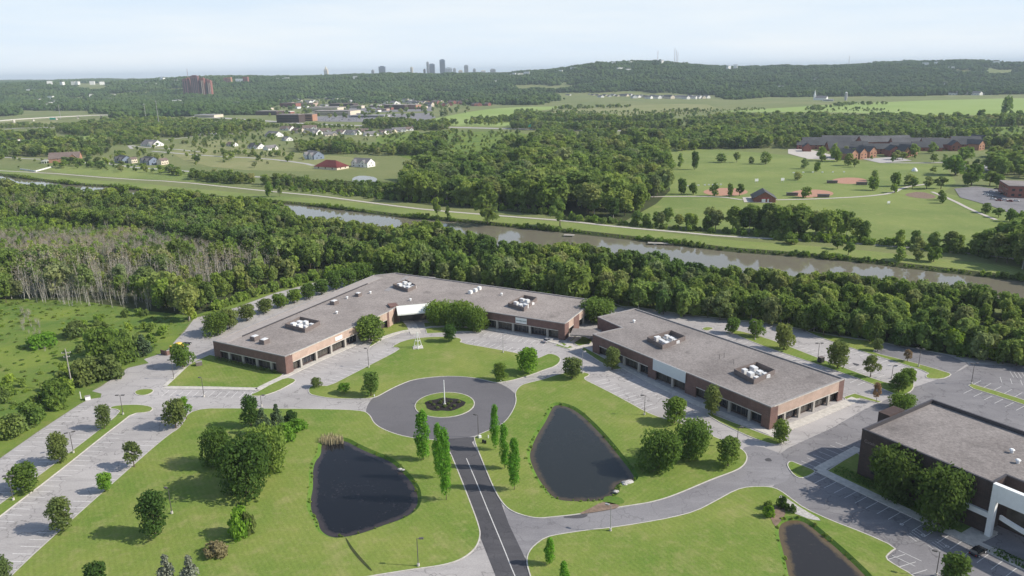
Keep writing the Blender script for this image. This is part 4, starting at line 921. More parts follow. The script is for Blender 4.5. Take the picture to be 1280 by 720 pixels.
# woodlots, tree lines and hedgerows of the middle distance
M1 = [[(540,206),(600,202),(690,190),(690,183),(640,186),(560,212)], [(668,184),(715,178),(720,170),(700,165),(675,168)], [(718,178),(760,177),(770,170),(730,168)], [(770,172),(830,178),(840,190),(880,187),(940,186),(960,180),(1000,172),(985,166),(920,163),(850,166),(800,168)],
  [(835,186),(935,186),(1000,186),(1000,176),(900,172),(835,172)], [(855,160),(960,168),(1040,166),(1130,165),(1180,158),(1140,150),(1010,150),(890,150)], [(985,172),(1110,171),(1230,168),(1235,173),(1120,176),(985,177)],
  [(1180,156),(1240,152),(1290,152),(1290,158),(1190,160)], [(0,196),(120,196),(140,190),(120,184),(0,184)], [(370,191),(460,194),(560,196),(560,190),(470,188),(440,185),(372,185)], [(500,186),(560,186),(560,178),(520,178)], [(125,182),(190,180),(190,174),(125,175)],
  [(160,152),(235,156),(290,158),(300,166),(230,172),(100,170),(70,166),(100,160)], [(285,155),(330,158),(330,163),(290,164)], [(-60,178),(20,178),(70,176),(60,170),(-60,172)],
  [(1235,220),(1300,225),(1330,212),(1330,196),(1235,195)], [(1230,186),(1330,190),(1330,176),(1235,178)], [(455,160),(530,163),(560,163),(560,158),(460,156)], [(590,152),(640,150),(720,146),(720,148),(640,153),(590,155)], [(640,158),(720,160),(850,158),(850,162),(720,164),(640,162)],
  [(660,150),(780,151),(840,148),(840,151),(780,154),(660,153)]]
woods('forest', M1, 11, (9, 16), .85, Cm, KM, 'woodlots and tree lines in the middle distance')
woods('undergrowth', [[(560,186),(640,178),(690,178),(690,186),(620,196),(540,204)], [(470,168),(640,166),(660,176),(560,190),(520,190),(470,178)], [(250,184),(330,182),(340,172),(280,166),(230,180)], [(1150,160),(1290,160),(1290,168),(1190,167)], [(690,143),(880,137),(960,135),(960,138),(800,146),(700,147)], [(1010,139),(1060,135),(1130,139),(1060,140)]], 13, (2.5, 6), 1.0, Cm, KM, 'scattered bushes in the rough fields', .4)
woods('undergrowth', [[(200,188),(280,190),(400,202),(400,204),(280,193),(200,191)], [(205,182),(330,184),(330,186),(205,185)], [(240,172),(330,166),(335,170),(250,178)]], 15, (3, 5), .9, Cm, KM, 'young planted trees along the estate roads', .6)
# broken hedgerows and tree belts across the far right fields
woods('hedgerow', [[(1140,148),(1280,147),(1300,149),(1140,150)], [(1005,138),(1070,129.5),(1074,130.5),(1012,140)], [(1050,131),(1110,130),(1110,131),(1052,132.5)], [(1000,160),(1130,158),(1200,160),(1200,163),(1000,163)], [(1180,165),(1290,163),(1290,165),(1180,168)], [(1190,172),(1290,170),(1290,172),(1190,174)], [(690,136),(790,133),(790,134.5),(690,138)], [(850,150),(980,144),(985,146),(860,153)], [(560,155),(640,156),(720,156),(720,157.5),(560,157)], [(640,143),(720,140.5),(725,142),(640,145)], [(1130,152),(1180,150),(1290,152),(1290,154),(1140,155)]], 12, (5, 12), .95, Cm, KM, 'broken hedgerows and tree belts across the far fields', .42)
woods('hedgerow', [[(205,170),(330,163),(330,165),(205,173)], [(0,158),(120,155),(160,156),(160,159),(0,161)], [(200,150),(330,152),(330,154),(200,153)], [(330,157),(480,161),(560,162),(560,163.5),(330,160)], [(60,206),(140,205),(235,216),(300,224),(300,227),(200,218),(60,209)], [(265,190),(370,196),(370,198),(265,193)]], 9, (3, 9), .95, Cm, KM, 'ragged tree lines between the estate and the highway', .55)
woods('scattered_trees', [[(110,172),(330,164),(520,168),(520,182),(440,186),(330,212),(110,200)], [(-60,178),(60,186),(60,212),(-60,208)], [(1060,196),(1240,200),(1240,232),(1190,230),(1140,210)], [(530,165),(650,165),(650,178),(540,192)], [(700,141),(900,136),(900,146),(700,152)]], 24, (3, 9), .9, Cm, KM, 'loose single trees and bushes between the houses and fields', .55)
woods('undergrowth', [[(1000,297),(1100,302),(1240,315),(1240,320),(1100,307),(1000,301)], [(330,233),(440,241),(560,250),(700,268),(700,271),(560,256),(440,246),(330,236)]], 6, (2, 4.5), 1.3, Cs, KS, 'bright scrub along the field side of the towpath')
# ---- far woods: patches of canopy on the rising land
def patch_mesh(seed, size=64.0, n=38):
    rng = np.random.default_rng(seed); bm = bmesh.new(); V, F = [], []
    t = bmesh.new(); bmesh.ops.create_icosphere(t, subdivisions=2, radius=1.0); bv = np.array([v.co[:] for v in t.verts]); bf = [[v.index for v in f.verts] for f in t.faces]; t.free(); bm.free()
    for i in range(n):
        c = rng.uniform(-size / 2, size / 2, 2); r = rng.uniform(3.5, 8.5); h = rng.uniform(7, 18)
        q = bv * (1 + rng.uniform(-.28, .28, (len(bv), 1))); q = q * [r, r, r * .85] + [c[0], c[1], h - r * .7]
        b = len(V); V += q.tolist(); F += [[k + b for k in f] for f in bf]
    me = bpy.data.meshes.new('canopy_patch'); me.from_pydata(V, [], F); me.materials.append(MATS['leaf_far']); me.update(); return me
Cf = hidden_coll('canopy_kinds', [patch_mesh(80 + i) for i in range(5)])
FARP = [[(-200,146),(0,146),(20,143),(0,140),(-200,141)], [(-200,139),(120,138),(160,150),(250,145),(330,143),(420,128),(520,124),(600,133),(640,131),(700,132),(790,127),(900,125),(970,121),(1320,119.5),(1500,119),(1500,112),(-200,124)]]
p1 = np.concatenate([fill_px(q, 48) for q in FARP])
gy1 = np.arange(2900, 9800, 52.0); p2 = []
for y in gy1: p2 += [(x, y) for x in np.arange(-y * .78, y * .78, 52.0)]
p2 = np.array(p2); p2 += RNG.uniform(-20, 20, p2.shape)
p1 = p1[p1[:, 1] < 2900]; pf = np.concatenate([p1, p2]); pf = cull(pf, 60)
# leave openings for housing and shops
keep = np.ones(len(pf), bool); pix = np.array([P(x, y, 0) for x, y in pf])
for (a, b, c_, d) in ((300,121,480,142),(400,118,610,140),(690,116,890,131),(1040,117,1110,130),(360,95,395,99.5)): pass
keep &= ~inside(pix, [(325,147),(330,133),(400,126),(480,124),(560,121.5),(680,121),(800,119.8),(900,120),(920,128),(800,134),(690,136),(600,140),(520,150),(420,150),(330,150)])
keep &= ~inside(pix, [(900,126),(960,122.5),(1090,120.5),(1330,117),(1330,142),(900,142)])
thin = inside(pix, [(400,129),(400,121),(690,118.5),(690,134),(520,138)]) & (RNG.uniform(0, 1, len(pf)) < .45); keep |= thin
keep &= ~(inside(pix, [(140,113.5),(185,113.5),(185,109),(140,109)]) | inside(pix, [(94,126),(140,125),(140,117),(94,118)]))
clear = np.sin(pf[:, 0] / 310 + 1.3 * np.sin(pf[:, 1] / 420)) * np.sin(pf[:, 1] / 260 + 1.1 * np.sin(pf[:, 0] / 530)) + RNG.normal(0, .12, len(pf)); keep &= clear < .80
pf = pf[keep]; zz = rise(pf[:, 0], np.maximum(pf[:, 1], 2300)) * (pf[:, 1] > 2600)
sc_ = RNG.uniform(.85, 1.2, len(pf)); print('far patches', len(pf), 'near', len(pA))
scatter('forest', np.c_[pf, zz], np.stack([sc_, sc_, sc_ * RNG.uniform(.65, 1.3, len(pf))], 1), RNG.integers(0, 5, len(pf)), Cf, 'far woods rolling up to the hills on the horizon')
# single trees of the park and suburbs
PK = [(818,214,198,8),(850,210,192,8),(868,212,190,9),(902,203,192,14),(921,203,190,9),(939,205,196,7),(957,205,190,14),(1005,211,198,10),(1021,215,203,8),(997,225,215,10),(1007,247,234,13),(1060,207,192,12),(1068,209,198,9),(1092,226,213,10),(1091,238,222,13),(1120,233,216,12),(1137,232,218,16),(1140,236,222,13),
 (1158,236,221,16),(1176,236,221,15),(1194,219,195,28),(1214,232,206,24),(1237,232,214,17),(1249,233,219,13),(1118,241,230,9),(1176,250,238,10),(1178,254,242,9),(1232,266,254,13),(1248,272,260,13),(1262,277,262,14),(1274,283,265,12),(893,245,229,12),(912,246,230,7),(924,245,230,12),(867,243,229,11),(852,243,224,11),
 (989,305,294,20),(1047,311,299,14),(1060,319,303,15),(1124,326,309,16),(1146,325,297,19),(1167,327,309,17),(547,271,247,11),(560,272,258,7),(610,279,232,32),(700,283,250,24),(336,246,228,10),(350,246,232,7),(1256,145,121,13),(1227,152,137,13),(1274,148,138,9),(650,158,142,14),(1165,192,178,12),(1205,202,184,20),(1265,215,190,26),(1240,214,192,30),
 (1056,197,183,12),(1066,198,186,9),(1042,198,180,10),(1122,200,188,12),(1128,200,190,10),(1140,197,180,14),(1027,201,184,14),(1046,202,186,14)]
for x, yb, yt, w in PK:
    k = int(x + yb) % 3; nm, lf = (('round', 'leaf_mid'), ('oval', 'leaf_forest'), ('airy', 'leaf_forest'))[k]
    cm, tm = proto(nm, lf, 90 + k, 14, 420, .15); g = G(x, yb); h = hgt(x, yb, yt); wd = wid(x, yb, w)
    if y_far := (yb > 290): zone = ('lone tree on the mown verge between towpath and canal', 'trees on the canal verge')
    elif yb < 160: zone = ('solitary tree in the far pale meadow', 'solitary trees of the far meadow')
    elif yb < 202 and x > 1000: zone = ('tree planted close to the gabled brick residence', 'trees round the gabled residence')
    elif x < 720: zone = ('tree growing on the left stretch of the towpath verge', 'trees on the towpath verge')
    elif x > 1110: zone = ('park tree near the playground and its car park', 'park trees near the playground')
    else: zone = ('park tree standing on the mown sports field', 'park trees on the sports field')
    o = empty('park_tree', (g[0], g[1], 0), random.uniform(0, 6), zone[0], 'tree', zone[1]); o.scale = (wd / 2, wd / 2, h / HK[nm])
    link(bpy.data.objects.new('crown', cm), o); link(bpy.data.objects.new('trunk', tm), o)
# reeds round the left pond
def reeds(pts, n, h, lab):
    ring = ring_px(pts); a = np.array(ring); c = fill(ring, .28)
    mb = MB()
    for x, y in c: 
        d = RNG.uniform(0, 3.14); w = .07; hh = h * RNG.uniform(.6, 1.1); dx, dy = math.cos(d) * w, math.sin(d) * w; k = RNG.uniform(-.3, .3)
        mb.add([(x - dx, y - dy, -.5), (x + dx, y + dy, -.5), (x + dx * .6 + k, y + dy * .6, hh), (x - dx * .6 + k, y - dy * .6, hh)], [(0, 1, 2, 3)])
    o = mb.build('reeds', 'reed'); tag(o, lab, None, None, 'stuff')
reeds([(398,554),(402,548),(415,546),(428,548),(430,553),(414,555)], 100, 1.7, 'dry straw-coloured reeds at the head of the left pond')
rng = np.random.default_rng(5); ps = []
for ring in (POND_A, POND_B, POND_C):
    r2 = offset(ring, .5)
    for i, q in enumerate(r2):
        if rng.uniform() < .5: ps.append((q[0] + rng.uniform(-.6, .6), q[1] + rng.uniform(-.6, .6), -.25))
ps = np.array(ps); s = rng.uniform(.2, .55, len(ps)); scatter('waterside_grass', ps, np.stack([s, s, s * 1.2], 1), rng.integers(0, 4, len(ps)), Cs, 'rough grass tufts on the pond edges')
# ================================================================== BUILDINGS
def s_at(p0, p1, px, z):
    lo, hi = -.3, 1.3; inc = P(p1[0], p1[1], z)[0] > P(p0[0], p0[1], z)[0]
    for _ in range(30):
        m = (lo + hi) / 2; x = P(p0[0] + (p1[0] - p0[0]) * m, p0[1] + (p1[1] - p0[1]) * m, z)[0]
        if (x < px) == inc: lo = m
        else: hi = m
    return min(1, max(0, lo))
def lerp(a, b, t): return (a[0] + (b[0] - a[0]) * t, a[1] + (b[1] - a[1]) * t)
def office(name, label, cat, ring, Ht, bz, spec, wall='brick', roofmat='roof_gravel', parapet=.35, body='brick_brown', lit=None, copemat='coping'):
    """ring: world corners in order; spec: {edge: [(px0, px1, [column px...])]}"""
    root = empty(name, (0, 0, 0), 0, label, cat); sgn = 1 if area(ring) > 0 else -1; n = len(ring)
    mbs = {}
    for i in range(n):
        p0, p1 = ring[i], ring[(i + 1) % n]; e = Vector(p1) - Vector(p0); L = e.length; e /= L; nrm = (e.y * sgn, -e.x * sgn)
        m = (lit or {}).get(i, wall); W = mbs.setdefault(m, MB()); q0, q1 = lerp(p0, p1, .004 / L), lerp(p0, p1, 1 - .004 / L)  # edges in lit may take a paler brick: sunlight put into the colour
        cur = 0.0
        for (a, b, cols) in sorted([(min(s_at(p0, p1, a, bz), s_at(p0, p1, b, bz)), max(s_at(p0, p1, a, bz), s_at(p0, p1, b, bz)), c) for a, b, c in spec.get(i, [])], key=lambda t: t[0]):
            if a - cur > .002: mbs.setdefault(wall, MB()).obox(lerp(q0, q1, cur), lerp(q0, q1, a), nrm, .45, 0, Ht)
            A, B = lerp(q0, q1, a), lerp(q0, q1, b)
            W.obox(lerp(q0, q1, a + .002 / L), lerp(q0, q1, b - .002 / L), nrm, .45, bz, Ht)
            MB().obox(lerp(A, B, .003), lerp(A, B, .997), nrm, .3, bz - .28, bz - .005, .06).build('lintel', 'concrete', root)
            ts = sorted([s_at(p0, p1, c, bz - 2) for c in cols]); ts = [t for t in ts if a < t < b]; cuts = [a] + ts + [b]
            for t in ts: MB().obox(lerp(p0, p1, t - .45 / L), lerp(p0, p1, t + .45 / L), nrm, .7, 0.02, bz - .29, -.02).build('column', 'column', root)
            for c0, c1 in zip(cuts[:-1], cuts[1:]):
                if (c1 - c0) * L < 1: continue
                w0, w1 = lerp(p0, p1, c0 + .3 / L), lerp(p0, p1, c1 - .3 / L)
                wn = MB().obox(w0, w1, nrm, .12, .7, bz - .1, -1.28).build('window', 'glass_store' if (int(c0 * 97) % 3) else 'glass_dark', root)
                fr = MB(); k = max(2, int((c1 - c0) * L / 1.6))
                for j in range(k + 1): fr.obox(lerp(w0, w1, max(0, j / k - .02)), lerp(w0, w1, min(1, j / k + .02)), nrm, .06, .72, bz - .12, -1.21)
                fr.build('frame', 'pole_bronze', wn)
            cur = b
        if m == 'brick_tan': MB().obox(lerp(q0, q1, .04), lerp(q0, q1, .985), nrm, .12, Ht - .34, Ht - .03, .1).build('sunlit_edge_strip', 'concrete', root)  # pale strip on sunlit edges only, their bright line painted in
        if 1 - cur > .002: mbs.setdefault(wall if cur > 0 else m, MB()).obox(lerp(q0, q1, cur), q1, nrm, .45, 0, Ht)
    for m, W in mbs.items(): W.build('wall', m, root)
    cc = ccw(ring); MB().prism(offset(cc, -1.4), 0, bz + .1, True).build('inner_wall', body, root)
    MB().prism(offset(cc, -.46), bz + .11, Ht - parapet).build('roof', roofmat, root)
    cp = MB(); o1, o2 = offset(cc, .05), offset(cc, -.5); k = len(cc)
    for i in range(k):
        j = (i + 1) % k; a, b, c, d = o1[i], o1[j], o2[j], o2[i]; z = Ht + .08
        cp.add([(*a, z), (*b, z), (*c, z), (*d, z), (*a, Ht - .26), (*b, Ht - .26), (*c, Ht - parapet - .01), (*d, Ht - parapet - .01)], [(0, 1, 2, 3), (4, 5, 1, 0)[::1], (3, 2, 6, 7)])
    cp.build('coping', copemat, root); return root

HT1 = 7.2
r1 = [G(*q, HT1) for q in [(266,426),(356,445.5),(486,389),(491.5,385.5),(496,383),(541,379),(706,404.5),(744,375),(495,341),(467,344)]]
B1 = office('brick_office', 'long low brick office building with two wings meeting at a white entrance canopy', 'office building', r1, HT1, 3.9,
    {0: [(275, 345, [286.5, 303.5, 321, 339])], 1: [(366, 484, [377, 396, 414.5, 432, 447.5, 462, 474])], 5: [(560, 698, [580, 600, 621, 641, 662, 684])], 6: [(711, 717, []), (724, 736, [730])]},
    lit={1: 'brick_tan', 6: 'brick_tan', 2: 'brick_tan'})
_a, _b = Vector(r1[0]), Vector(r1[9]); _d = (_b - _a).normalized(); _n = Vector((_d.y, -_d.x))
_n = _n if (Vector(r1[1]) - _a).dot(_n) > 0 else -_n
MB().obox(tuple(_a + _n * 1.0 + _d * 1), tuple(_b + _n * 1.0 - _d * 1), (-_n.x, -_n.y), 5.2, HT1 - .34, HT1 - .22).build('roof_walk', 'pale_gravel', B1)
MB().obox(tuple(_a + _n * 6.25 + _d * 9), tuple(_b + _n * 6.25 - _d * 14), (-_n.x, -_n.y), .35, HT1 - .34, HT1 + .12).build('roof_curb', 'coping_dark', B1)  # low curb coloured dark to draw the shadow line beside the walk
for _q in ([(480,363),(500,350),(507,345),(512,346),(504,352),(486,364)], [(525,345),(545,346.5),(541,349),(523,348)]): MB().prism([G(*k, HT1 - .3) for k in _q], HT1 - .34, HT1 - .29).build('roof_patch', 'coping', B1)
# entrance: sloping white canopy and brick fin
e0, e1 = Vector(r1[4]), Vector(r1[5]); ed = (e1 - e0).normalized(); en = Vector((ed.y, -ed.x))
a, b = e0 - ed * .3, e1 + ed * 1.0
cv = [(*a + en * 0.35, 7.5) if False else (a.x + en.x * .35, a.y + en.y * .35, 7.45), (b.x + en.x * .35, b.y + en.y * .35, 7.45), (b.x - ed.x * 2.5 + en.x * 5.2, b.y - ed.y * 2.5 + en.y * 5.2, 5.0), (a.x + en.x * 5.2, a.y + en.y * 5.2, 5.0)]
cm_ = MB(); cm_.add(cv + [(x, y, z - .5) for x, y, z in cv], [(3, 2, 1, 0)[::-1], (4, 5, 6, 7)[::-1], (0, 4, 5, 1), (1, 5, 6, 2), (2, 6, 7, 3), (3, 7, 4, 0)]); cm_.build('canopy', 'canopy_panel', B1)
MB().obox(tuple(e0 + ed * 1.0), tuple(e1 - ed * 1.0), (en.x, en.y), .2, 0.1, 3.6, .3).build('entrance_door', 'glass_store', B1)
f0 = Vector(G(489, 404)); f1 = Vector(G(499.5, 402.5))
MB().obox(tuple(f0), tuple(f1), ((f1 - f0).normalized().y, -(f1 - f0).normalized().x), 5.0, 0, 7.6).build('brick_pier', 'brick', B1)
# signs fixed to the bands
def wall_sign(root, edge, px0, px1, z0, z1, mat, text=None, tmat='sign_ink', tsize=1.0, out=.12, tx=None, frame=None):
    p0, p1, nrm = edge; zc = (z0 + z1) / 2; a, b = s_at(p0, p1, px0, zc), s_at(p0, p1, px1, zc); A, B = lerp(p0, p1, a), lerp(p0, p1, b)
    o = None
    if mat: o = MB().obox(A, B, nrm, .1, z0, z1, out).build('sign', mat, root)
    if text:
        cu = bpy.data.curves.new('lettering', 'FONT'); cu.body = text; cu.size = tsize; cu.extrude = .02; cu.align_x = 'CENTER'; cu.align_y = 'CENTER'; cu.materials.append(MATS[tmat])
        t = bpy.data.objects.new('lettering', cu); COL.objects.link(t); t.parent = o or root
        m = lerp(A, B, .5); X = Vector((B[0] - A[0], B[1] - A[1], 0)).normalized(); Z = Vector((nrm[0], nrm[1], 0)); Y = Vector((0, 0, 1))
        if X.cross(Y).dot(Z) < 0: X = -X
        M = Matrix((X, Y, Z)).transposed().to_4x4(); M.translation = Vector((m[0] + nrm[0] * (out + .03), m[1] + nrm[1] * (out + .03), zc)); bpy.context.view_layer.update(); me = bpy.data.meshes.new_from_object(t); bpy.data.objects.remove(t); t = bpy.data.objects.new('lettering', me); COL.objects.link(t); t.parent = o or root; t.matrix_world = M
    return o
def edge(r, i):
    s = 1 if area(r) > 0 else -1; p0, p1 = r[i], r[(i + 1) % len(r)]; e = (Vector(p1) - Vector(p0)).normalized(); return p0, p1, (e.y * s, -e.x * s)
wall_sign(B1, edge(r1, 5), 644.5, 658.5, 4.3, 6.7, 'white_paint', 'windstream', 'sign_ink', 1.05)
wall_sign(B1, edge(r1, 1), 419, 427.5, 4.5, 6.0, 'white_paint')

HT2 = 7.5
r2 = [G(*q, HT2) for q in [(963.8,508.8),(1056,473),(794,385.5),(747,396),(777.5,409.5),(741,417.5)]]
B2 = office('brick_office', 'long brown brick office building with pale blue panel on its shaded front', 'office building', r2, HT2, 3.9,
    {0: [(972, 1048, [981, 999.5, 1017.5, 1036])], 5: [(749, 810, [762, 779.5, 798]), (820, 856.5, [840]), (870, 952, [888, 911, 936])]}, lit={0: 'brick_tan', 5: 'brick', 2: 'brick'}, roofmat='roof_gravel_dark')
wall_sign(B2, edge(r2, 5), 817.3, 858, 3.7, 7.7, 'white_panel', out=.5)
# sloping link roof between the buildings
lk = MB(); la, lb = Vector(G(716, 411, 3.5)), Vector(G(752, 413, 3.5)); lk.obox(tuple(la), tuple(lb), ((lb - la).normalized().y, -(lb - la).normalized().x), -8, 3.3, 3.8)
t = empty('covered_link', (0, 0, 0), 0, 'low flat roofed covered walkway joining the two long brick buildings', 'walkway'); lk.build('roof', 'roof_gravel_dark', t)
for k in (.08, .36, .64, .92): 
    q = la.lerp(lb, k); MB().box((q.x, q.y, .02), (.4, .4, 3.28)).build('post', 'column', t)

HT3 = hgt(1076, 593, 536.5); print('HT3', HT3)
c0, c1 = Vector(G(1078, 536, HT3)), Vector(G(1165, 499, HT3)); u = (c1 - c0).normalized(); L3 = (c1 - c0).length; v = Vector((u.y, -u.x))
vl = (Vector(G(1247, 598, HT3)) - c0).dot(v); print('B3', L3, vl)
r3 = [tuple(c0), tuple(c0 + u * L3), tuple(c0 + u * L3 + v * (vl + 45)), tuple(c0 + v * (vl + 45) + u * 6), tuple(c0 + v * (vl + .5) + u * 6), tuple(c0 + v * (vl + .5))]
B3 = office('brick_office', 'tall dark brown brick building with white portal at the right edge of the photo', 'office building', r3, HT3, HT3 - 1.2, {}, wall='brick_brown', roofmat='roof_gravel_dark', parapet=.95, copemat='coping_dark')
E3 = edge(r3, 5)
for a_, b_, z0, z1 in ((1089,1099,5.6,7.4),(1119,1127,8.3,9.9),(1139,1150,7.6,9.5),(1158,1174,7.4,9.5),(1182,1187,7.6,9.3),(1195,1200.5,7.6,9.4),(1141,1150,2,4),(1160,1172,2,4),(1089,1099,2,3.8)):
    o = wall_sign(B3, E3, a_, b_, z0, z1, 'glass_dark', out=.02); o.name = 'window'
wall_sign(B3, E3, 1088, 1113, HT3 - 3.6, HT3 - 2.4, None, 'Gatehouse Media', 'letter_dim', 1.25, out=.05)
E4 = edge(r3, 3); o = MB().obox(*[lerp(E4[0], E4[1], t) for t in (.03, .97)], E4[2], .15, .4, HT3 - 3.5, .03).build('window', 'glass_store', B3)
# white portal standing in front of the glass
w0 = Vector(r3[5]); WP = MB(); z4 = HT3 + .3
pc = w0 + v * 0.9 - u * 0.3
WP.box((pc.x, pc.y, 0), (1.2, 1.2, z4 - .01), math.atan2(v.y, v.x)); WP.build('portal_column', 'white_paint', B3)
q0, q1 = pc + v * .62, pc + v * 40; MB().obox(tuple(q0), tuple(q1), (-u.x, -u.y), 1.2, z4 - 4.2, z4, .6).build('portal_beam', 'white_paint', B3)
q0, q1 = pc - v * 6.2, pc - v * .62; MB().obox(tuple(q0), tuple(q1), (-u.x, -u.y), .8, 4.6, 5.9, .4).build('portal_arm', 'white_paint', B3)
arc = [pc + v * (1.0 + 12 * math.sin(t)) + u * (1.5 - 6.0 * math.sin(t) * .7 + 2.5 * (1 - math.cos(t))) for t in np.linspace(0, 1.5, 12)]
am = MB()
for p_, q_ in zip(arc[:-1], arc[1:]):
    d = (q_ - p_).normalized(); am.obox(tuple(p_), tuple(q_), (d.y, -d.x), .5, 4.4, 5.5)
am.build('canopy_ring', 'white_paint', B3)
# raised block behind
bx = MB(); k0 = c0 + u * 12 - v * 0; bx.obox(tuple(k0), tuple(k0 + u * 7), (-v.x, -v.y), 3.2, .3, HT3 + .5, 3.1); bx.build('stair_tower', 'brick_brown', B3)

def s_box(mb, a, b, th, z0, z1):
    d = (Vector(b) - Vector(a)).normalized(); mb.obox(a, b, (d.y, -d.x), th, z0, z1)
def screen(px4, zr, label, h=1.7, pitch_gap=True, nu=6):
    c = [G(*q, zr + h) for q in px4]; c = ccw(c); t = empty('rooftop_screen', (0, 0, 0), 0, label, 'roof equipment', 'screened plant on the office roofs')
    w = MB()
    for i in range(4):
        d = (Vector(c[(i + 1) % 4]) - Vector(c[i])).normalized(); s_box(w, tuple(Vector(c[i]) + d * .16), tuple(Vector(c[(i + 1) % 4]) - d * .004), .15, zr + .02, zr + h)
    w.build('screen_wall', 'screen_brown', t); cx = sum(q[0] for q in c) / 4; cy = sum(q[1] for q in c) / 4; rng = random.Random(int(cx * 10))
    e1, e2 = (Vector(c[1]) - Vector(c[0])), (Vector(c[3]) - Vector(c[0])); ang = math.atan2(e1.y, e1.x)
    for i in range(nu):
        s, q = (.2 + .3 * (i % 3)), (.3 if i < 3 else .7); p = Vector(c[0]) + e1 * s + e2 * q
        m = MB().box((p.x, p.y, zr + .03), (rng.uniform(1.4, 2.6), rng.uniform(1.2, 2.2), rng.uniform(.9, 1.7)), ang); m.build('air_unit', 'unit_metal', t)
    MB().tube((*(Vector(c[0]) + e1 * .25 + e2 * .5), zr + .9), (*(Vector(c[0]) + e1 * .8 + e2 * .5), zr + .9), .35, .35, 8).build('duct', 'duct', t)
ZR1, ZR2, ZR3 = HT1 - .35, HT2 - .35, HT3 - .95
screen([(356,404.5),(381,411),(400,401),(375,395.5)], ZR1, 'open brown screen round white air units on the left wing roof')
screen([(491,355),(509.5,361),(520,356),(507,349)], ZR1, 'screened air units at the bend of the first building roof')
screen([(635,378.5),(655,384.5),(671,371.5),(655,368.5)], ZR1, 'screened air units on the roof above the sign wall wing')
screen([(809,421),(828,431.5),(857,420),(839,412.5)], ZR2, 'screened air units at the upper end of the second building roof')
screen([(917.5,461),(942.5,474.5),(969,462),(946,452)], ZR2, 'screened air units at the lower end of the second building roof')
def rbox(px, py, zr, sx, sy, h, mat, label, name='rooftop_unit', rz=R(61), cyl=False):
    g = G(px, py, zr); t = empty(name, (g[0], g[1], zr), rz, label, 'roof equipment', 'small units on the office roofs')
    if cyl: MB().tube((0, 0, .01), (0, 0, h * .75), sx * .3, sx * .3, 10).build('curb', 'unit_metal', t); MB().tube((0, 0, h * .76), (0, 0, h), sx * .5, sx * .3, 10).build('hood', mat, t)
    else:
        MB().box((0, 0, .01), (sx, sy, h)).build('housing', mat, t); MB().box((0, 0, h + .02), (sx * .8, sy * .7, .2)).build('lid', 'unit_metal', t)
rbox(319,425,ZR1,2.8,2.6,1.6,'screen_brown','dark box unit at the near end of the left wing roof, left one of two'); rbox(331,429,ZR1,3,2.6,1.6,'screen_brown','dark box unit at the near end of the left wing roof, right one of two')
rbox(418,380,ZR1,3,2.6,1.5,'screen_brown','dark box unit midway along the left wing roof'); rbox(448,370,ZR1,2.4,2.2,1.4,'screen_brown','dark box unit towards the bend of the left wing roof')
for px, py, z, lab in ((421,392,ZR1,'white round vent beside the open screen on the left wing'),(434,373.5,ZR1,'white vent between the two dark box units'),(463,367,ZR1,'white vent near the bend of the roof'),(513,376,ZR1,'white vent above the entrance canopy'),(627,369,ZR1,'small white vent left of the sign wing screen'),(792.5,403,ZR2,'white mushroom vent alone at the top of the second building roof'),(1264.5,566,ZR3,'upper one of two white vents on the dark brick building roof'),(1272,579,ZR3,'lower one of two white vents on the dark brick building roof'),(1116,517,ZR3,'small white vent at the left corner of the dark brick building roof')):
    rbox(px, py, z, 1.3, 1.3, 1.1, 'white_paint', lab, 'roof_vent', cyl=True)
for px, py, lab in ((588,367,'left of three white units in a row on the sign wing roof'),(594,364.5,'middle of three white units in a row on the sign wing roof'),(599,362,'right of three white units in a row on the sign wing roof')): rbox(px, py, ZR1, 1.8, 1.6, 1.3, 'unit_metal', lab)
for px, py in ((899,449),(905,447),(917,455)):
    g = G(px, py, ZR2); o = MB().tube((g[0], g[1], ZR2), (g[0], g[1], ZR2 + 1.8), .06, .05, 6).build('roof_pipe', 'black_metal'); tag(o, 'thin dark pipe standing on the middle of the second building roof', 'pipe', 'pipes on the second building roof')

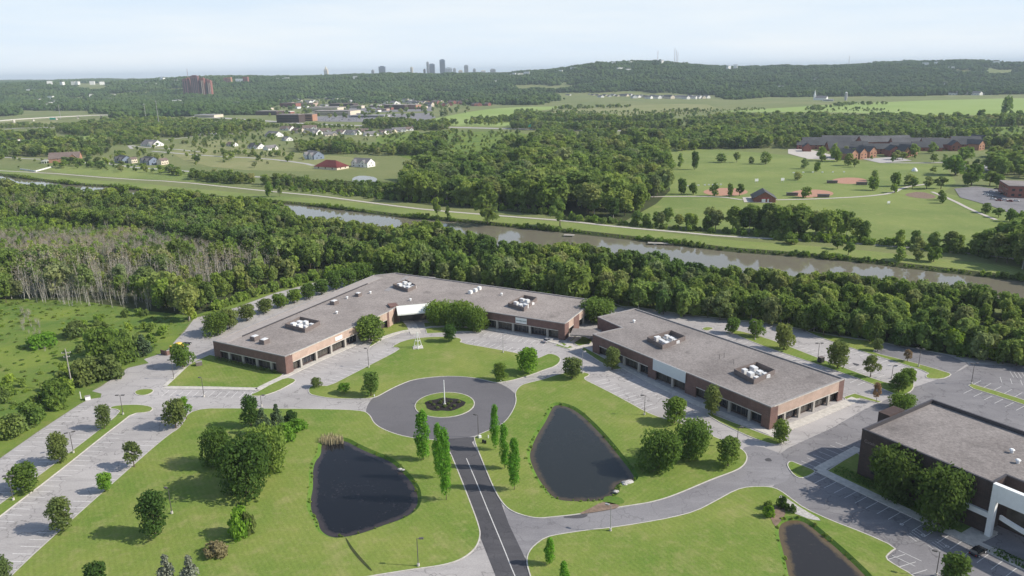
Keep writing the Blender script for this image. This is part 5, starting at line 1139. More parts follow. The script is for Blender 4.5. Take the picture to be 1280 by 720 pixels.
# ---- lamps
def lamp(px, pyb, pyt, label, heads=2, ang=0.0, mat='pole_bronze', base=True):
    g = G(px, pyb); h = hgt(px, pyb, pyt); t = empty('street_lamp', (g[0], g[1], 0.02), ang, label, 'lamp', 'lamps of the office park')
    if base: MB().tube((0, 0, 0), (0, 0, .75), .32, .30, 10).build('base', 'concrete', t)
    MB().tube((0, 0, .2), (0, 0, h - .05), .11, .075, 8).build('pole', mat, t)
    for s in ((-1, 1) if heads == 2 else (1,)):
        m = MB(); m.box((s * .95, 0, h - .12), (1.0, .5, .24)); m.tube((0, 0, h - .1), (s * .5, 0, h - .02), .05, .05, 6); m.build('lamp_head', mat, t)
for a_ in [(217.5,474,450,'lamp on the kerb by the bright round tree left of the long building',1),(255,496,472.5,'lamp on the walk in front of the end lawn of the left wing',1),(154,518.5,494,'double lamp on the round head of the lot median'),(92,566.5,540.5,'double lamp beside a pear-shaped tree on the median'),(17,625.5,595,'double lamp lowest on the lot median by the broad round tree'),
    (215,642.5,611,'lamp on the lawn by the large dark oval tree',1),(523,708,673,'lamp near the bottom edge at the drive corner left of the drive',1),(461,459.5,436,'lamp at the front lawn edge facing the sunny wing',1),(629,441,417.5,'lamp at the car park kerb facing the sign wing',1),(728,467,440,'lamp beside the round tree between the buildings',1),
    (805.5,519,494,'lamp between lawn and stalls in front of the second building',1),(921,559,534,'lamp at the east corner of the right pond lawn',1),(763,664,631.5,'lamp on the south side of the curving road',1),(1022,451.5,429,'lamp next to the dark bin on the rear median'),(1114.5,473,457,'lamp at the lower end of the rear median',1),
    (1148,458.5,436,'bright double lamp on the lawn spit of the rear lots'),(1214,480.5,454,'lamp at the tip of the thin grass strip in the east lot'),(986,407.5,391,'lamp at the forest edge behind the rear lot',1),(1177,437.5,412,'lamp at the forest edge left of the yellow-green tree',1),(1170,720,690,'lamp with white head by the bottom right tree',1),
    (830,385,368,'lamp at the forest edge behind the top of the second building',1),(944,425,402,'lamp in front of the second ball tree of the rear median',1),(327,508,494,'lamp behind the dark oval tree on the long front road',1),(598,547,519,'thin lamp at the mouth of the drive by the roundabout',1),(737,375,358,'lamp behind the end of the sign wing',1)]:
    px, pb, pt, lab = a_[:4]; lamp(px, pb, pt, lab, a_[4] if len(a_) > 4 else 2, R(random.choice([0, 30, 150, 180])), 'pole_metal' if px in (763, 629, 728) else 'pole_bronze')
# ---- flagpole, sculpture, utility pole, enclosure
g = C_ISL; h = hgt(556.5, 505, 475.5) ; t = empty('flagpole', (g[0], g[1], .18), 0, 'tall white flagpole without a flag in the middle of the roundabout bed', 'flagpole'); MB().tube((0, 0, 0), (0, 0, h), .20, .12, 10).build('pole', 'white_paint', t); MB().tube((0, 0, 0), (0, 0, .3), .5, .4, 10).build('base', 'concrete', t); m = MB(); m.tube((0, 0, h), (0, 0, h + .25), .16, .04, 8); m.build('finial', 'white_paint', t)
g = G(522.5, 435); t = empty('metal_sculpture', (g[0], g[1], .15), .2, 'open three-legged pyramid sculpture of shiny metal bars on the front lawn', 'sculpture'); hs = hgt(522.5, 435, 416)
ft = [(1.9 * math.cos(k * 2.094 + .5), 1.9 * math.sin(k * 2.094 + .5)) for k in range(3)]
for k in range(3): m = MB(); m.tube((*ft[k], 0), (ft[k][0] * .08, ft[k][1] * .08, hs), .13, .09, 6); m.build('leg', 'unit_metal', t)
m = MB()
for z in (.12, .45):
    for k in range(3): a2, b2 = ft[k], ft[(k + 1) % 3]; s = 1 - z * .92; m.tube((a2[0] * s, a2[1] * s, z * hs), (b2[0] * s, b2[1] * s, z * hs), .07, .07, 5)
m.build('crossbar', 'unit_metal', t); MB().box((0, 0, 0), (4.0, 3.2, .18)).build('plinth', 'concrete', t)
g = G(91, 487); h = hgt(91, 487, 436); t = empty('utility_pole', (g[0], g[1], 0), .3, 'weathered wooden utility pole with two crossarms standing in the marsh scrub', 'utility pole'); MB().tube((0, 0, 0), (0, 0, h), .24, .15, 8).build('pole', 'wood_grey', t)
for z, l in ((h - 1.7, 2.9), (h - 3.2, 2.0)):
    MB().box((0, .2, z), (l, .16, .22)).build('crossarm', 'wood_grey', t)
    for x in (-l / 2 + .15, 0.3, l / 2 - .15): MB().tube((x, .2, z + .22), (x, .2, z + .5), .07, .05, 6).build('insulator', 'white_paint', t)
g = G(212, 441); t = empty('waste_enclosure', (g[0], g[1], .02), R(60), 'small brick waste enclosure at the marsh edge with open top', 'enclosure')
m = MB(); m.box((0, -1.8, 0), (5, .25, 1.9)); m.box((-2.6, 0, 0), (.25, 3.3, 1.9)); m.box((2.6, 0, 0), (.25, 3.3, 1.9)); m.build('brick_wall', 'brick', t); m = MB(); m.box((0, -1.8, 1.9), (5.2, .35, .1)); m.build('coping', 'concrete', t)
g = G(221.5, 437); t = empty('yellow_container', (g[0], g[1], .02), R(60), 'bright yellow skip container beside the brick waste enclosure', 'container'); MB().box((0, 0, .2), (4.6, 2.3, 1.9), 0, 1.06).build('body', 'yellow_paint', t); MB().box((1.0, 0, 2.12), (2.4, 2.2, .5), 0, .7).build('lid', 'yellow_paint', t)
for sx in (-1.6, 1.6): MB().box((sx, 0, 0), (.3, 2.0, .19)).build('skid', 'black_metal', t)
g = G(249, 457); t = empty('utility_box', (g[0], g[1], .15), .5, 'brown utility cabinet on the end lawn by the long building', 'cabinet'); MB().box((0, 0, 0), (2.2, 1.6, 1.4)).build('housing', 'screen_brown', t); MB().box((0, 0, 1.4), (2.3, 1.7, .1)).build('lid', 'coping', t)
g = G(1026, 453); t = empty('waste_bin', (g[0], g[1], .15), .5, 'dark square bin beside the lamp on the rear median', 'bin'); MB().box((0, 0, 0), (1.9, 1.5, 1.9)).build('body', 'black_metal', t); MB().box((0, 0, 1.92), (2.0, 1.6, .12)).build('lid', 'screen_brown', t)
g = G(110, 499.5); t = empty('transformer_box', (g[0], g[1], .05), .6, 'white transformer box on the kerb island at the marsh edge', 'cabinet'); MB().box((0, 0, 0), (1.6, 1.3, 1.2)).build('housing', 'white_paint', t); MB().box((0, 0, 1.22), (1.7, 1.4, .08)).build('lid', 'coping', t)
for px, py, sx, h, lab in ((101.5,499,.25,2.6,'slender white marker post by the transformer box'),(600,547.5,.9,.7,'low pale cabinet by the drive mouth at the roundabout'),(610.5,548,.3,.9,'small yellow-white bollard on the lawn by the drive mouth'),(626,476.5,.3,.6,'small white marker under the light tree at the roundabout rim'),(468,496,.3,.7,'small white marker on the lawn edge left of the roundabout')):
    g = G(px, py); o = MB().box((g[0], g[1], .15), (sx, sx * .8, h), .3, .85).build('marker_post' if sx < .5 else 'low_cabinet', 'white_paint'); tag(o, lab, 'marker' if sx < .5 else 'cabinet')
for k, (px, py) in enumerate(((604,554),(606.5,555))):
    g = G(px, py); o = MB().box((g[0], g[1], .15), (.7, .25, 1.0)).build('notice_board', 'black_metal'); tag(o, 'small black notice board on the lawn beside the drive, ' + ('left' if k == 0 else 'right') + ' one of two', 'notice board')
# rocks
def rocks(spots, lab, grp):
    for i, (px, py, s) in enumerate(spots):
        g = G(px, py); bm = bmesh.new(); bmesh.ops.create_icosphere(bm, subdivisions=2, radius=s); rng = random.Random(i)
        for w_ in bm.verts: w_.co = Vector((w_.co.x * 1.3, w_.co.y, w_.co.z * .6)) * rng.uniform(.8, 1.15)
        me = bpy.data.meshes.new('boulder'); bm.to_mesh(me); bm.free(); me.materials.append(MATS['rock']); o = bpy.data.objects.new('boulder', me); o.location = (g[0], g[1], .15); link(o); tag(o, lab, 'boulder', grp)
rocks([(783,604,1.0),(787,603,.8),(781,606,.6),(770,615,.6)], 'pale boulder at the outlet corner of the right pond', 'boulders at the right pond outlet')
rocks([(99+401,587,.5),(504,588,.4)], 'small pale rock on the right bank of the left pond', 'rocks on the left pond bank')

# ---- vehicles
def car(px, py, ang, paint, label, L=4.6, W=1.85, H=1.45, z=.05, suv=False, group=None, big=True):
    g = G(px, py); t = empty('parked_car', (g[0], g[1], z), ang, label, 'car', group)
    bm = bmesh.new(); hb = .85 if not suv else 1.0
    prof = [(-L/2, .35), (-L/2 - .02, .75), (-L/2 + .15, hb), (-L*.18, hb + .06), (L*.30, hb - .02), (L/2 - .12, hb - .16), (L/2 + .02, .6), (L/2 - .03, .33)]
    def ext(pr, w0, w1=None):
        w1 = w1 or [w0] * len(pr); a_ = [bm.verts.new((x, -w, zz)) for (x, zz), w in zip(pr, w1)]; b_ = [bm.verts.new((x, w, zz)) for (x, zz), w in zip(pr, w1)]; n = len(pr)
        bm.faces.new(a_); bm.faces.new(b_[::-1])
        for i in range(n): bm.faces.new((a_[(i + 1) % n], a_[i], b_[i], b_[(i + 1) % n]))
    ext(prof, W / 2); bmesh.ops.recalc_face_normals(bm, faces=bm.faces)
    bmesh.ops.bevel(bm, geom=list(bm.edges), offset=.06, segments=2, affect='EDGES'); me = bpy.data.meshes.new('body'); bm.to_mesh(me); bm.free(); me.materials.append(MATS[paint]); link(bpy.data.objects.new('body', me), t)
    r0, r1_ = (-L * (.46 if suv else .36), L * .20) if True else 0
    gh = [(r0, hb + .02), (r0 + (.18 if suv else .55), H - .05), (L * .02, H - .05), (r1_ + .25, hb + .02)]
    bm = bmesh.new(); ext(gh, W / 2 - .1, [W/2 - .08, W/2 - .28, W/2 - .28, W/2 - .08]); bmesh.ops.recalc_face_normals(bm, faces=bm.faces); me = bpy.data.meshes.new('window_glass'); bm.to_mesh(me); bm.free(); me.materials.append(MATS['glass_dark']); link(bpy.data.objects.new('window_glass', me), t)
    a_ = gh[1][0] + .05; MB().box(((a_ + L * .02) / 2 - .02, 0, H - .045), (L * .02 - a_ + .1, W - .52, .06)).build('roof', paint, t)
    for sx in (-L * .31, L * .31):
        for sy in (-1, 1): 
            w_ = MB().tube((sx, sy * (W / 2 - .2), .33), (sx, sy * (W / 2 + .01), .33), .33, .33, 14).build('wheel', 'rubber', t); 
            if big: MB().tube((sx, sy * (W / 2 + .011), .33), (sx, sy * (W / 2 + .03), .33), .2, .19, 10).build('rim', 'unit_metal', w_)
    if big:
        for sy in (-1, 1): MB().box((L / 2 - .06, sy * (W / 2 - .32), .58), (.14, .4, .14)).build('headlight', 'headlight', t); MB().box((-L / 2 + .04, sy * (W / 2 - .28), .66), (.12, .34, .16)).build('taillight', 'taillight', t)
    return t
car(808.5, 385.5 , R(48), 'car_silver', 'silver saloon car parked at the end of the car park before the sign wing', 4.9) if False else car(684.5, 427, R(48), 'car_silver', 'silver car parked alone near the lit corner of the sign wing', 4.9)
car(1222, 692, R(33), 'car_black', 'black hatchback parked alone in the shade by the white portal', 4.6, 1.9, 1.6, suv=True)
car(233, 432, R(70), 'car_black', 'black car parked behind the yellow container on the lane', 4.6)
car(169, 208, R(10), 'car_silver', 'silver car on the estate road below the grey twin houses', 4.6, z=.3, big=False)
PCS = [(1232,244),(1237,246),(1243,247.5),(1249,249),(1256,251),(1262,252.5),(1239,240.5),(1246,242),(1253,243.5),(1260,245),(1241,249.5),(1248,251.5),(1270,252),(1268,247),(1246,237),(1252,238)]
for i, (px, py) in enumerate(PCS):
    pa = ('car_white', 'car_silver', 'car_black', 'car_blue', 'car_white', 'car_red')[i % 6]
    car(px, py, R(-35 + 180 * (i % 2)), pa, {'car_white': 'white', 'car_silver': 'silver', 'car_black': 'black', 'car_blue': 'dark blue', 'car_red': 'dark red'}[pa] + ' car in the crowded park car park at the right edge', z=.3, group='cars in the park car park', big=False)

# ---- houses
def gable(root, cx, cy, L, W, hw, hr, rz, wall, roof, hip=0.0, wn=(), zb=0.0, over=.5):
    """one gabled volume: wall prism with gables + roof slabs"""
    ca, sa = math.cos(rz), math.sin(rz); T = lambda x, y, z: (cx + x * ca - y * sa, cy + x * sa + y * ca, z + zb)
    l, w = L / 2, W / 2; vs = [T(-l, -w, 0), T(l, -w, 0), T(l, w, 0), T(-l, w, 0), T(-l, -w, hw), T(l, -w, hw), T(l, w, hw), T(-l, w, hw)]
    fs = [(0, 1, 5, 4), (2, 3, 7, 6), (1, 2, 6, 5), (3, 0, 4, 7)]
    if hip == 0: vs += [T(-l, 0, hw + hr), T(l, 0, hw + hr)]; fs = [(0, 1, 5, 4), (2, 3, 7, 6), (1, 2, 6, 9, 5), (3, 0, 4, 8, 7)]
    mobj('wall', vs, fs, wall, root)
    o = over; k = hr / w; z0 = hw - o * k + .12; zt = hw + hr + .12; hl = l - hip + (o if hip == 0 else 0)
    rv = [T(-l - o, -w - o, z0), T(l + o, -w - o, z0), T(l + o, w + o, z0), T(-l - o, w + o, z0), T(-hl, 0, zt), T(hl, 0, zt)]
    rv += [(x, y, z - .18) for x, y, z in rv]
    rf = [(0, 1, 5, 4), (2, 3, 4, 5), (0, 4, 3), (1, 2, 5)] if hip else [(0, 1, 5, 4), (2, 3, 4, 5)]
    rf2 = rf + [tuple(i + 6 for i in f)[::-1] for f in rf] + [(1, 0, 6, 7), (3, 2, 8, 9)] + ([(0, 3, 9, 6), (2, 1, 7, 8)] if hip else [(0, 4, 10, 6), (4, 3, 9, 10), (5, 1, 7, 11), (2, 5, 11, 8)])
    mobj('roof', rv, rf2, roof, root)
    for (side, t, z, ww, hh) in wn:      # side 0 front(-y) 1 right(+x) 2 back 3 left
        if side in (0, 2): y = -w - .04 if side == 0 else w + .04; x = -l + L * t; q = [(x - ww/2, y), (x + ww/2, y)]
        else: x = l + .04 if side == 1 else -l - .04; y = -w + W * t; q = [(x, y - ww/2), (x, y + ww/2)]
        m = MB(); a_, b_ = T(*q[0], 0)[:2], T(*q[1], 0)[:2]; d = (Vector(b_) - Vector(a_)).normalized(); m.obox(a_, b_, (d.y, -d.x), .08, z + zb, z + hh + zb, .04); m.build('window', 'glass_dark', root)
WN = [(0, .2, 1, 1.6, 1.5), (0, .5, 1, 1.6, 1.5), (0, .8, 1, 1.6, 1.5), (0, .3, 4, 1.4, 1.3), (0, .7, 4, 1.4, 1.3), (1, .3, 1, 1.4, 1.5), (1, .7, 1, 1.4, 1.5), (1, .5, 4, 1.4, 1.4)]
def house(px, py, wpx, rz, wall, roof, label, two=True, wing=1, group=None, hipped=False, name='house', wall2=None):
    rz = rz - R(22) if -R(40) < rz < 0 else rz
    g = G(px, py); w = wid(px, py, wpx); hw = 5.4 if two else 3.1; t = empty(name, (g[0], g[1], 0), 0, label, 'house', group)
    D = w * .55; gable(t, 0, D / 2, w * .95, D, hw, D * .33, rz, wall, roof, hip=D / 2 if hipped else 0, wn=[q for q in WN if two or q[2] < 3])
    if wing:
        ca, sa = math.cos(rz), math.sin(rz)
        for s in ((.28,) if wing == 1 else (-.3, .22)):
            x, y = w * s, -D * .12; gable(t, x * ca - y * sa, D / 2 + x * sa + y * ca, D * .95, w * .3, hw - .3, w * .13, rz + R(90), wall2 or wall, roof, wn=[(3, .5, 1, 1.5, 1.6)] + ([(3, .5, 3.9, 1.3, 1.2)] if two else []))
    return t
house(152, 204, 22, R(-18), 'siding_blue', 'shingle_dark', 'grey-blue twin gabled house, left one above the estate road', wing=2, wall2='siding_grey'); house(165, 204, 10, R(72), 'cream', 'shingle_brown', 'cream gable end house between the two grey-blue houses', wing=0)
house(185, 206, 24, R(-18), 'siding_blue', 'shingle_dark', 'grey-blue gabled house right of the cream gable end', wing=2, wall2='siding_grey'); house(202, 206, 13, R(72), 'cream', 'shingle_brown', 'cream gable end with low annexe, rightmost by the estate road', wing=0)
house(187, 183, 28, R(-12), 'siding_white', 'shingle_grey', 'single storey white house with wide grey roof in the middle of the estate', False, 1)
house(247, 169, 16, R(-10), 'siding_white', 'shingle_dark', 'left of two white far houses beyond the rough field', False, 1); house(262, 168.5, 15, R(-10), 'siding_white', 'shingle_grey', 'right of two white far houses beyond the rough field', False, 1)
house(289, 183, 14, R(-10), 'siding_white', 'shingle_brown', 'small white house amid young trees of the estate', False, 1); house(319, 186, 22, R(-15), 'siding_white', 'shingle_dark', 'dark roofed white bungalow right of the small white house', False, 1); house(337, 187.5, 17, R(60), 'siding_white', 'shingle_grey', 'steep grey roofed house behind two round trees', False, 1)
house(341, 171, 24, R(-20), 'siding_white', 'shingle_grey', 'white house with broad grey roof, left end of the terrace row', False, 1); house(358, 176, 16, R(-30), 'siding_white', 'shingle_grey', 'white gabled house in front of the terrace row', False, 1)
house(391, 199, 26, R(-25), 'siding_blue', 'shingle_grey', 'blue-grey house with white gables behind the maroon roof', True, 2, wall2='siding_white'); house(412, 212, 40, R(-8), 'cream', 'roof_maroon', 'long bungalow with maroon hipped roof near the swamp', False, 0, hipped=True)
house(453, 209, 27, R(-8), 'siding_white', 'shingle_grey', 'large cream white house right of the maroon roofed bungalow', True, 2)
t = house(77, 203, 36, R(20), 'brick_orange', 'shingle_brown', 'big orange brick house with brown gable roof and white porch', True, 1)
g = G(60, 204); m = MB(); m.box((-16, -9, 3.1), (8, 5, .3), .3); m.build('porch_roof', 'white_paint', t)
for dx in (-19, -16, -13): m = MB(); m.box((dx, -11, 0), (.4, .4, 3.1)); m.build('porch_column', 'white_paint', t)
for pts, lab in ((((25,212),(45,215)), 'long low white wall left of the orange brick house'), (((44,215),(66,209)), 'white terrace wall in front of the orange brick house')):
    a_, b_ = G(*pts[0]), G(*pts[1]); o = MB(); s_box(o, a_, b_, .4, 0, 1.5); tag(o.build('garden_wall', 'white_paint'), lab, 'wall')
for i, (px, py, w, rf) in enumerate([(372,166,20,'shingle_brown'),(389,168.5,24,'shingle_grey'),(404,166,18,'shingle_brown'),(412,170,16,'shingle_grey'),(426,167.5,18,'shingle_brown'),(440,168.5,20,'shingle_grey'),(452,166,16,'shingle_brown'),(463,170,18,'shingle_grey'),(477,168,16,'shingle_brown'),(487,166.5,16,'shingle_grey'),(498,165,18,'shingle_grey'),(509,163.5,14,'shingle_brown'),(516,161.5,12,'shingle_grey'),(358,163,18,'shingle_brown'),(386,162,18,'shingle_brown')]):
    house(px, py, w, R(-20 + 15 * (i % 4)), 'siding_white' if i % 3 else 'cream', rf, 'terrace house with a ' + ('grey' if 'grey' in rf else 'brown') + ' gabled roof in the row before the highway', False, 1, 'terrace houses before the highway')
# small far houses, copied
protos = [house(-200, 130, 6, R(-10), 'siding_white', 'shingle_grey', 'x', True, 0), house(-205, 130, 6, R(-10), 'brick_red', 'shingle_brown', 'x', True, 0), house(-210, 130, 6, R(-10), 'cream', 'shingle_dark', 'x', True, 0)]
spots = [(x, 121.5 + (x - 700) * .008 + random.uniform(-.8, 1.2), 0) for x in np.linspace(694, 882, 38)] + [(x, 131 + random.uniform(-1, 4) - (x - 520) * .03, 1) for x in np.linspace(520, 612, 24)] + [(x, 124.5 + random.uniform(-4.5, 3.5) - (x - 500) * .01, 2) for x in np.linspace(500, 690, 52)] + [(x, 118.5 + random.uniform(-.5, .5), 3) for x in np.linspace(1075, 1230, 18)] + [(x, 128 + random.uniform(-3, 3), 4) for x in np.linspace(370, 530, 34)]
GR = ['houses of the pale row at the hill foot', 'red-brown houses beyond the pale meadow', 'far houses between woods and meadow', 'houses scattered under the right hill', 'far houses beyond the shops']
LB = ['tiny pale house in the long row at the hill foot', 'small brown roofed house in the row beyond the pale meadow', 'tiny far house between the woods and the meadow', 'tiny house under the trees at the right hill foot', 'tiny far house beyond the shops']
for i, (x, y, z_) in enumerate(spots):
    pr = protos[(1 if random.random() < .7 else 2) if z_ == 1 else (0 if random.random() < .75 else 2)]; g = G(x, y); s = random.uniform(.9, 1.3)
    k_ = 27.0 / wid(-200, 130, 6) * s
    if i < 3: 
        protos[i].location = (g[0], g[1], 0); protos[i].scale = (k_,) * 3; protos[i]['label'] = LB[z_]; protos[i]['group'] = GR[z_]; continue
    dup(pr, (g[0], g[1], 0), random.uniform(-.9, .0), (k_,) * 3, LB[z_], GR[z_])
# gabled brick residence
RS = empty('gabled_residence', (0, 0, 0), 0, 'large brick residence with many dark gabled roofs beyond the sports park', 'building')
def wing(px, py, L, W, hw, hr, deg, wall='brick_red', roof='shingle_dark', n=0, hip=0, side=0):
    g = G(px, py); gable(RS, g[0], g[1], L, W, hw, hr, R(deg), wall, roof, hip=hip, wn=[(side, (i + .5) / n, z, 1.6, 1.6) for i in range(n) for z in ((1.2, 4.4) if hw > 5 else (1.2,))] if n else [], over=.7)
wing(1012,186,34,16,6,5,-14,n=5); wing(1032,184,62,20,6.5,7,-10,n=7); wing(1058,188,50,18,4,8,-5,n=0); wing(1055,181,60,18,6.5,6.5,-12,n=0,roof='shingle_mid'); wing(1008,189,13,10,6.5,4,76,n=0); 
wing(1051,197,20,15,6.5,5,-30,n=3); wing(1060,199,17,13,7.5,4.5,118,wall='brick_orange',n=2,side=3); wing(1070,198,20,12,8,5,118,wall='brick_orange',n=2,side=3); wing(1082,196,20,12,8,5,118,wall='brick_orange',n=2,side=3); wing(1076,192,26,14,7,5,-25,n=0)
wing(1102,192,46,16,7,5.5,-8,n=6); wing(1115,195,20,12,8,5,80,n=2,side=3); wing(1124,196,19,11,8,5,118,wall='brick_orange',n=2,side=3); wing(1133,194,20,12,8,5,118,wall='brick_orange',n=2,side=3); wing(1128,190,30,16,7,5,-20)
wing(1104,182,70,18,6.5,7,4,n=0,roof='shingle_mid'); wing(1145,184,64,20,6.5,6,-10,n=0,roof='shingle_mid'); wing(1157,188,34,18,5,6.5,-14,n=4)
RS2 = RS; RS = empty('gabled_residence', (0, 0, 0), 0, 'separate gabled brick block to the right of the large residence', 'building')
wing(1182,186,60,18,7,6.5,-12,n=7); wing(1205,183,36,16,8,5.5,-10,n=3); wing(1217,187,20,12,8,5,118,wall='brick_orange',n=2,side=3); wing(1222,181,18,12,8.5,5,118,wall='cream',n=2,side=3); wing(1192,188,18,11,7.5,5,75,n=2,side=3)
# pavilion, brick block at the right edge, dugouts etc
t = empty('park_pavilion', (0, 0, 0), 0, 'maroon gabled park pavilion with dark roof and white doors', 'pavilion'); g = G(957, 252); gable(t, g[0], g[1] + 6, 20, 17, 3.6, 5, R(78), 'brick_red', 'shingle_dark', over=1.2)
for dx in (-3.2, 1.4): MB().box((g[0] + dx, g[1] - 4.35, .3), (3.0, .2, 2.6)).build('door', 'white_paint', t)
MB().box((g[0] - .8, g[1] - 4.4, 3.1), (9, .25, .8)).build('fascia', 'red_paint', t)
t = empty('brick_block', (0, 0, 0), 0, 'two storey red brick block cut off by the right edge above the car park', 'building'); g0 = G(1259, 247); g1 = G(1262, 240)
a_ = Vector(g0); d_ = Vector((.93, -.36)); n_ = Vector((.36, .93)); rg = [tuple(a_), tuple(a_ + d_ * 50), tuple(a_ + d_ * 50 + n_ * 34), tuple(a_ + n_ * 34)]
MB().prism(rg, 0, 9.3).build('wall', 'brick_red', t); MB().prism(offset(rg, .3), 9.31, 9.9).build('roof', 'roof_gravel_dark', t)
for k in range(7):
    for z in (1.5, 5.5): 
        q = a_ + d_ * (2.5 + 5 * k); MB().obox(tuple(q), tuple(q + d_ * 2.2), (-n_.x, -n_.y), .1, z, z + 1.8, .05).build('window', 'glass_dark', t)
        if k < 5: q = a_ + n_ * (3 + 6 * k); MB().obox(tuple(q), tuple(q + n_ * 2.4), (-d_.x, -d_.y), .1, z, z + 1.8, .05).build('window', 'glass_dark', t)
for i, (px, py, lab) in enumerate(((1040,229,'dark dugout shelter left of the far ball diamond'),(1077,231,'dark dugout shelter right of the far ball diamond'),(990,244.5,'dark dugout shelter left of the middle ball diamond'),(1029,246.5,'dark dugout shelter right of the middle ball diamond'))):
    g = G(px, py); t = empty('dugout', (g[0], g[1], .1), R(-10), lab, 'shelter'); MB().box((0, 0, 0), (9, 2.6, 2.2)).build('wall', 'screen_brown', t); MB().box((0, -.3, 2.22), (9.8, 3.6, .25)).build('roof', 'shingle_dark', t)
for i, (px, py) in enumerate(((945.5,229),(978,228),(600+150.5+40,253) if False else (1110.5,256))):
    g = G(px, py); t = empty('scoreboard', (g[0], g[1], 0), R(10), ('left white and dark scoreboard on the park lawn', 'right pale scoreboard near a round tree on the park lawn', 'small white board on the mown sports lawn')[i], 'scoreboard'); s = 1 if i < 2 else .7
    MB().box((0, 0, 1.8 * s), (3.4 * s, .3, 2.4 * s)).build('panel', 'white_paint', t)
    for x in (-1.2, 1.2): MB().box((x * s, 0, 0), (.25, .25, 1.79 * s)).build('leg', 'pole_metal', t)
g = G(1143, 214); bm = bmesh.new(); bmesh.ops.create_uvsphere(bm, u_segments=16, v_segments=8, radius=3)
for w_ in bm.verts: w_.co.z = max(0, w_.co.z) * (1.2 if w_.co.xy.length < 2 else .95)
me = bpy.data.meshes.new('tent'); bm.to_mesh(me); bm.free(); me.materials.append(MATS['white_paint']); o = bpy.data.objects.new('white_tent', me); o.location = (g[0], g[1], .1); link(o); tag(o, 'white domed tent on the far side of the sports park', 'tent')
FP = [(860,233),(865,232.7),(869,232.4),(873,232.2),(881,231.8),(886,231.6),(891,231.5),(896,231.4),(901,231.3),(992,216.5),(1004,216),(1016,215.8),(1028,215.8),(1041,215.6),(1055,215.4)]
for px, py in FP:
    g = G(px, py); o = MB().box((g[0], g[1], .1), (1.8, .5, 1.0)).build('fence_banner', 'white_paint'); tag(o, 'small white banner on the ' + ('left' if px < 950 else 'far') + ' outfield line of the ball fields', 'banner', 'outfield banners ' + ('left' if px < 950 else 'far'))
for px, py in ((711,291.5),(825,301.5)):
    g = G(px, py); t = empty('boat_dock', (g[0], g[1] - 2, -1.5), R(-12), 'small pale ' + ('stone landing' if px < 800 else 'wooden jetty') + ' on the far bank of the canal', 'dock'); MB().box((0, 0, .5), (7 if px < 800 else 16, 4, .3)).build('deck', 'wood_grey', t)
    for x in (-2.5, 2.5): MB().box((x, 0, -1), (.3, 3.6, 1.49)).build('pile', 'wood_grey', t)
# ---- highway: overpass, signs, poles
t = empty('highway_overpass', (0, 0, 0), 0, 'long curving pale concrete highway overpass at the far left', 'overpass'); pp = path_px([(-40,157),(0,155),(25,152.6),(65,150.3),(100,148.4),(140,147),(184,146.8)], 2)
dk = MB()
for p_, q_ in zip(pp[:-1], pp[1:]): d = (Vector(q_) - Vector(p_)).normalized(); dk.obox(p_, q_, (d.y, -d.x), 13, 6.3, 8.3)
dk.build('deck', 'concrete', t)
for p_ in pp[2::3]: MB().box((p_[0], p_[1] + 6, 0), (2.2, 7, 6.28)).build('pier', 'concrete', t)
for px, pb, w, lab in ((68,152,7,'green road sign beside the overpass, left one'),(166,155,7,'green road sign at the lower ramp, right one'),(661.5,162,4,'green road sign by the highway near the pale meadow')):
    g = G(px, pb); t = empty('road_sign', (g[0], g[1] - 6, 0), 0, lab, 'sign'); W_ = wid(px, pb, w); MB().box((0, 0, 5.5), (W_, .4, 4.8)).build('panel', 'green_sign', t)
    for x in (-.4, .4): MB().box((x * W_, .4, 0), (.5, .3, 9)).build('post', 'pole_metal', t)
for px, pb, pt in ((199.5,161,122),(76,149,131),(183,152,129),(229,139,127)):
    g = G(px, pb); h = hgt(px, pb, pt); t = empty('tall_pole', (g[0], g[1], 0), .3, {199.5: 'tallest grey steel pole by the rough field', 76: 'tall grey pole above the left green sign', 183: 'tall grey pole at the right end of the overpass', 229: 'thin far pole right of the overpass'}[px], 'pole'); MB().tube((0, 0, 0), (0, 0, h), .8, .4, 6).build('mast', 'pole_metal', t); MB().box((0, 0, h - 3), (7, .5, .5)).build('crossarm', 'pole_metal', t)
# ---- far shops and offices
def block(px0, px1, yb, yt, mat, label, depth=34, cat='building', roof='roof_gravel', rows=1, grp=None, name='commercial_building'):
    a_, b_ = G(px0, yb), G(px1, yb); h = hgt((px0 + px1) / 2, yb, yt); t = empty(name, (0, 0, 0), 0, label, cat, grp); e = (Vector(b_) - Vector(a_)); L = e.length; e /= L; n = Vector((-e.y, e.x))
    h = max(4.5, h * .8); rg = [tuple(Vector(a_)), tuple(Vector(b_)), tuple(Vector(b_) + n * depth), tuple(Vector(a_) + n * depth)]
    MB().prism(rg, 0, h).build('wall', mat, t); MB().prism(offset(rg, .4), h + .01, h + .8).build('roof', roof, t)
    for z in np.arange(1.4, h - 2.2, 3.8): MB().obox(lerp(a_, b_, .06), lerp(a_, b_, .94), (-n.x, -n.y), .1, z, z + 1.7, .06).build('window', 'glass_dark', t)
    return t
block(346,374,153.5,141,'brick_brown','dark brown four storey office left of the cream shops',30); block(374,391,151.5,141,'brick_orange','orange brick office beside the dark brown one',24); block(320,346,144,138,'brick_brown','long low dark building at the far left of the shops',40)
block(391,438,144.5,137.5,'cream','long cream shopping centre front, lower row',60); block(384,422,139,133.5,'cream','cream shop block behind the long front, upper row',50,roof='roof_gravel'); block(350,370,134,128,'brick_red','red brick house block above the shops, left',30,roof='shingle_brown'); block(372,392,133,128,'brick_tan','tan block above the shops',30,roof='shingle_brown')
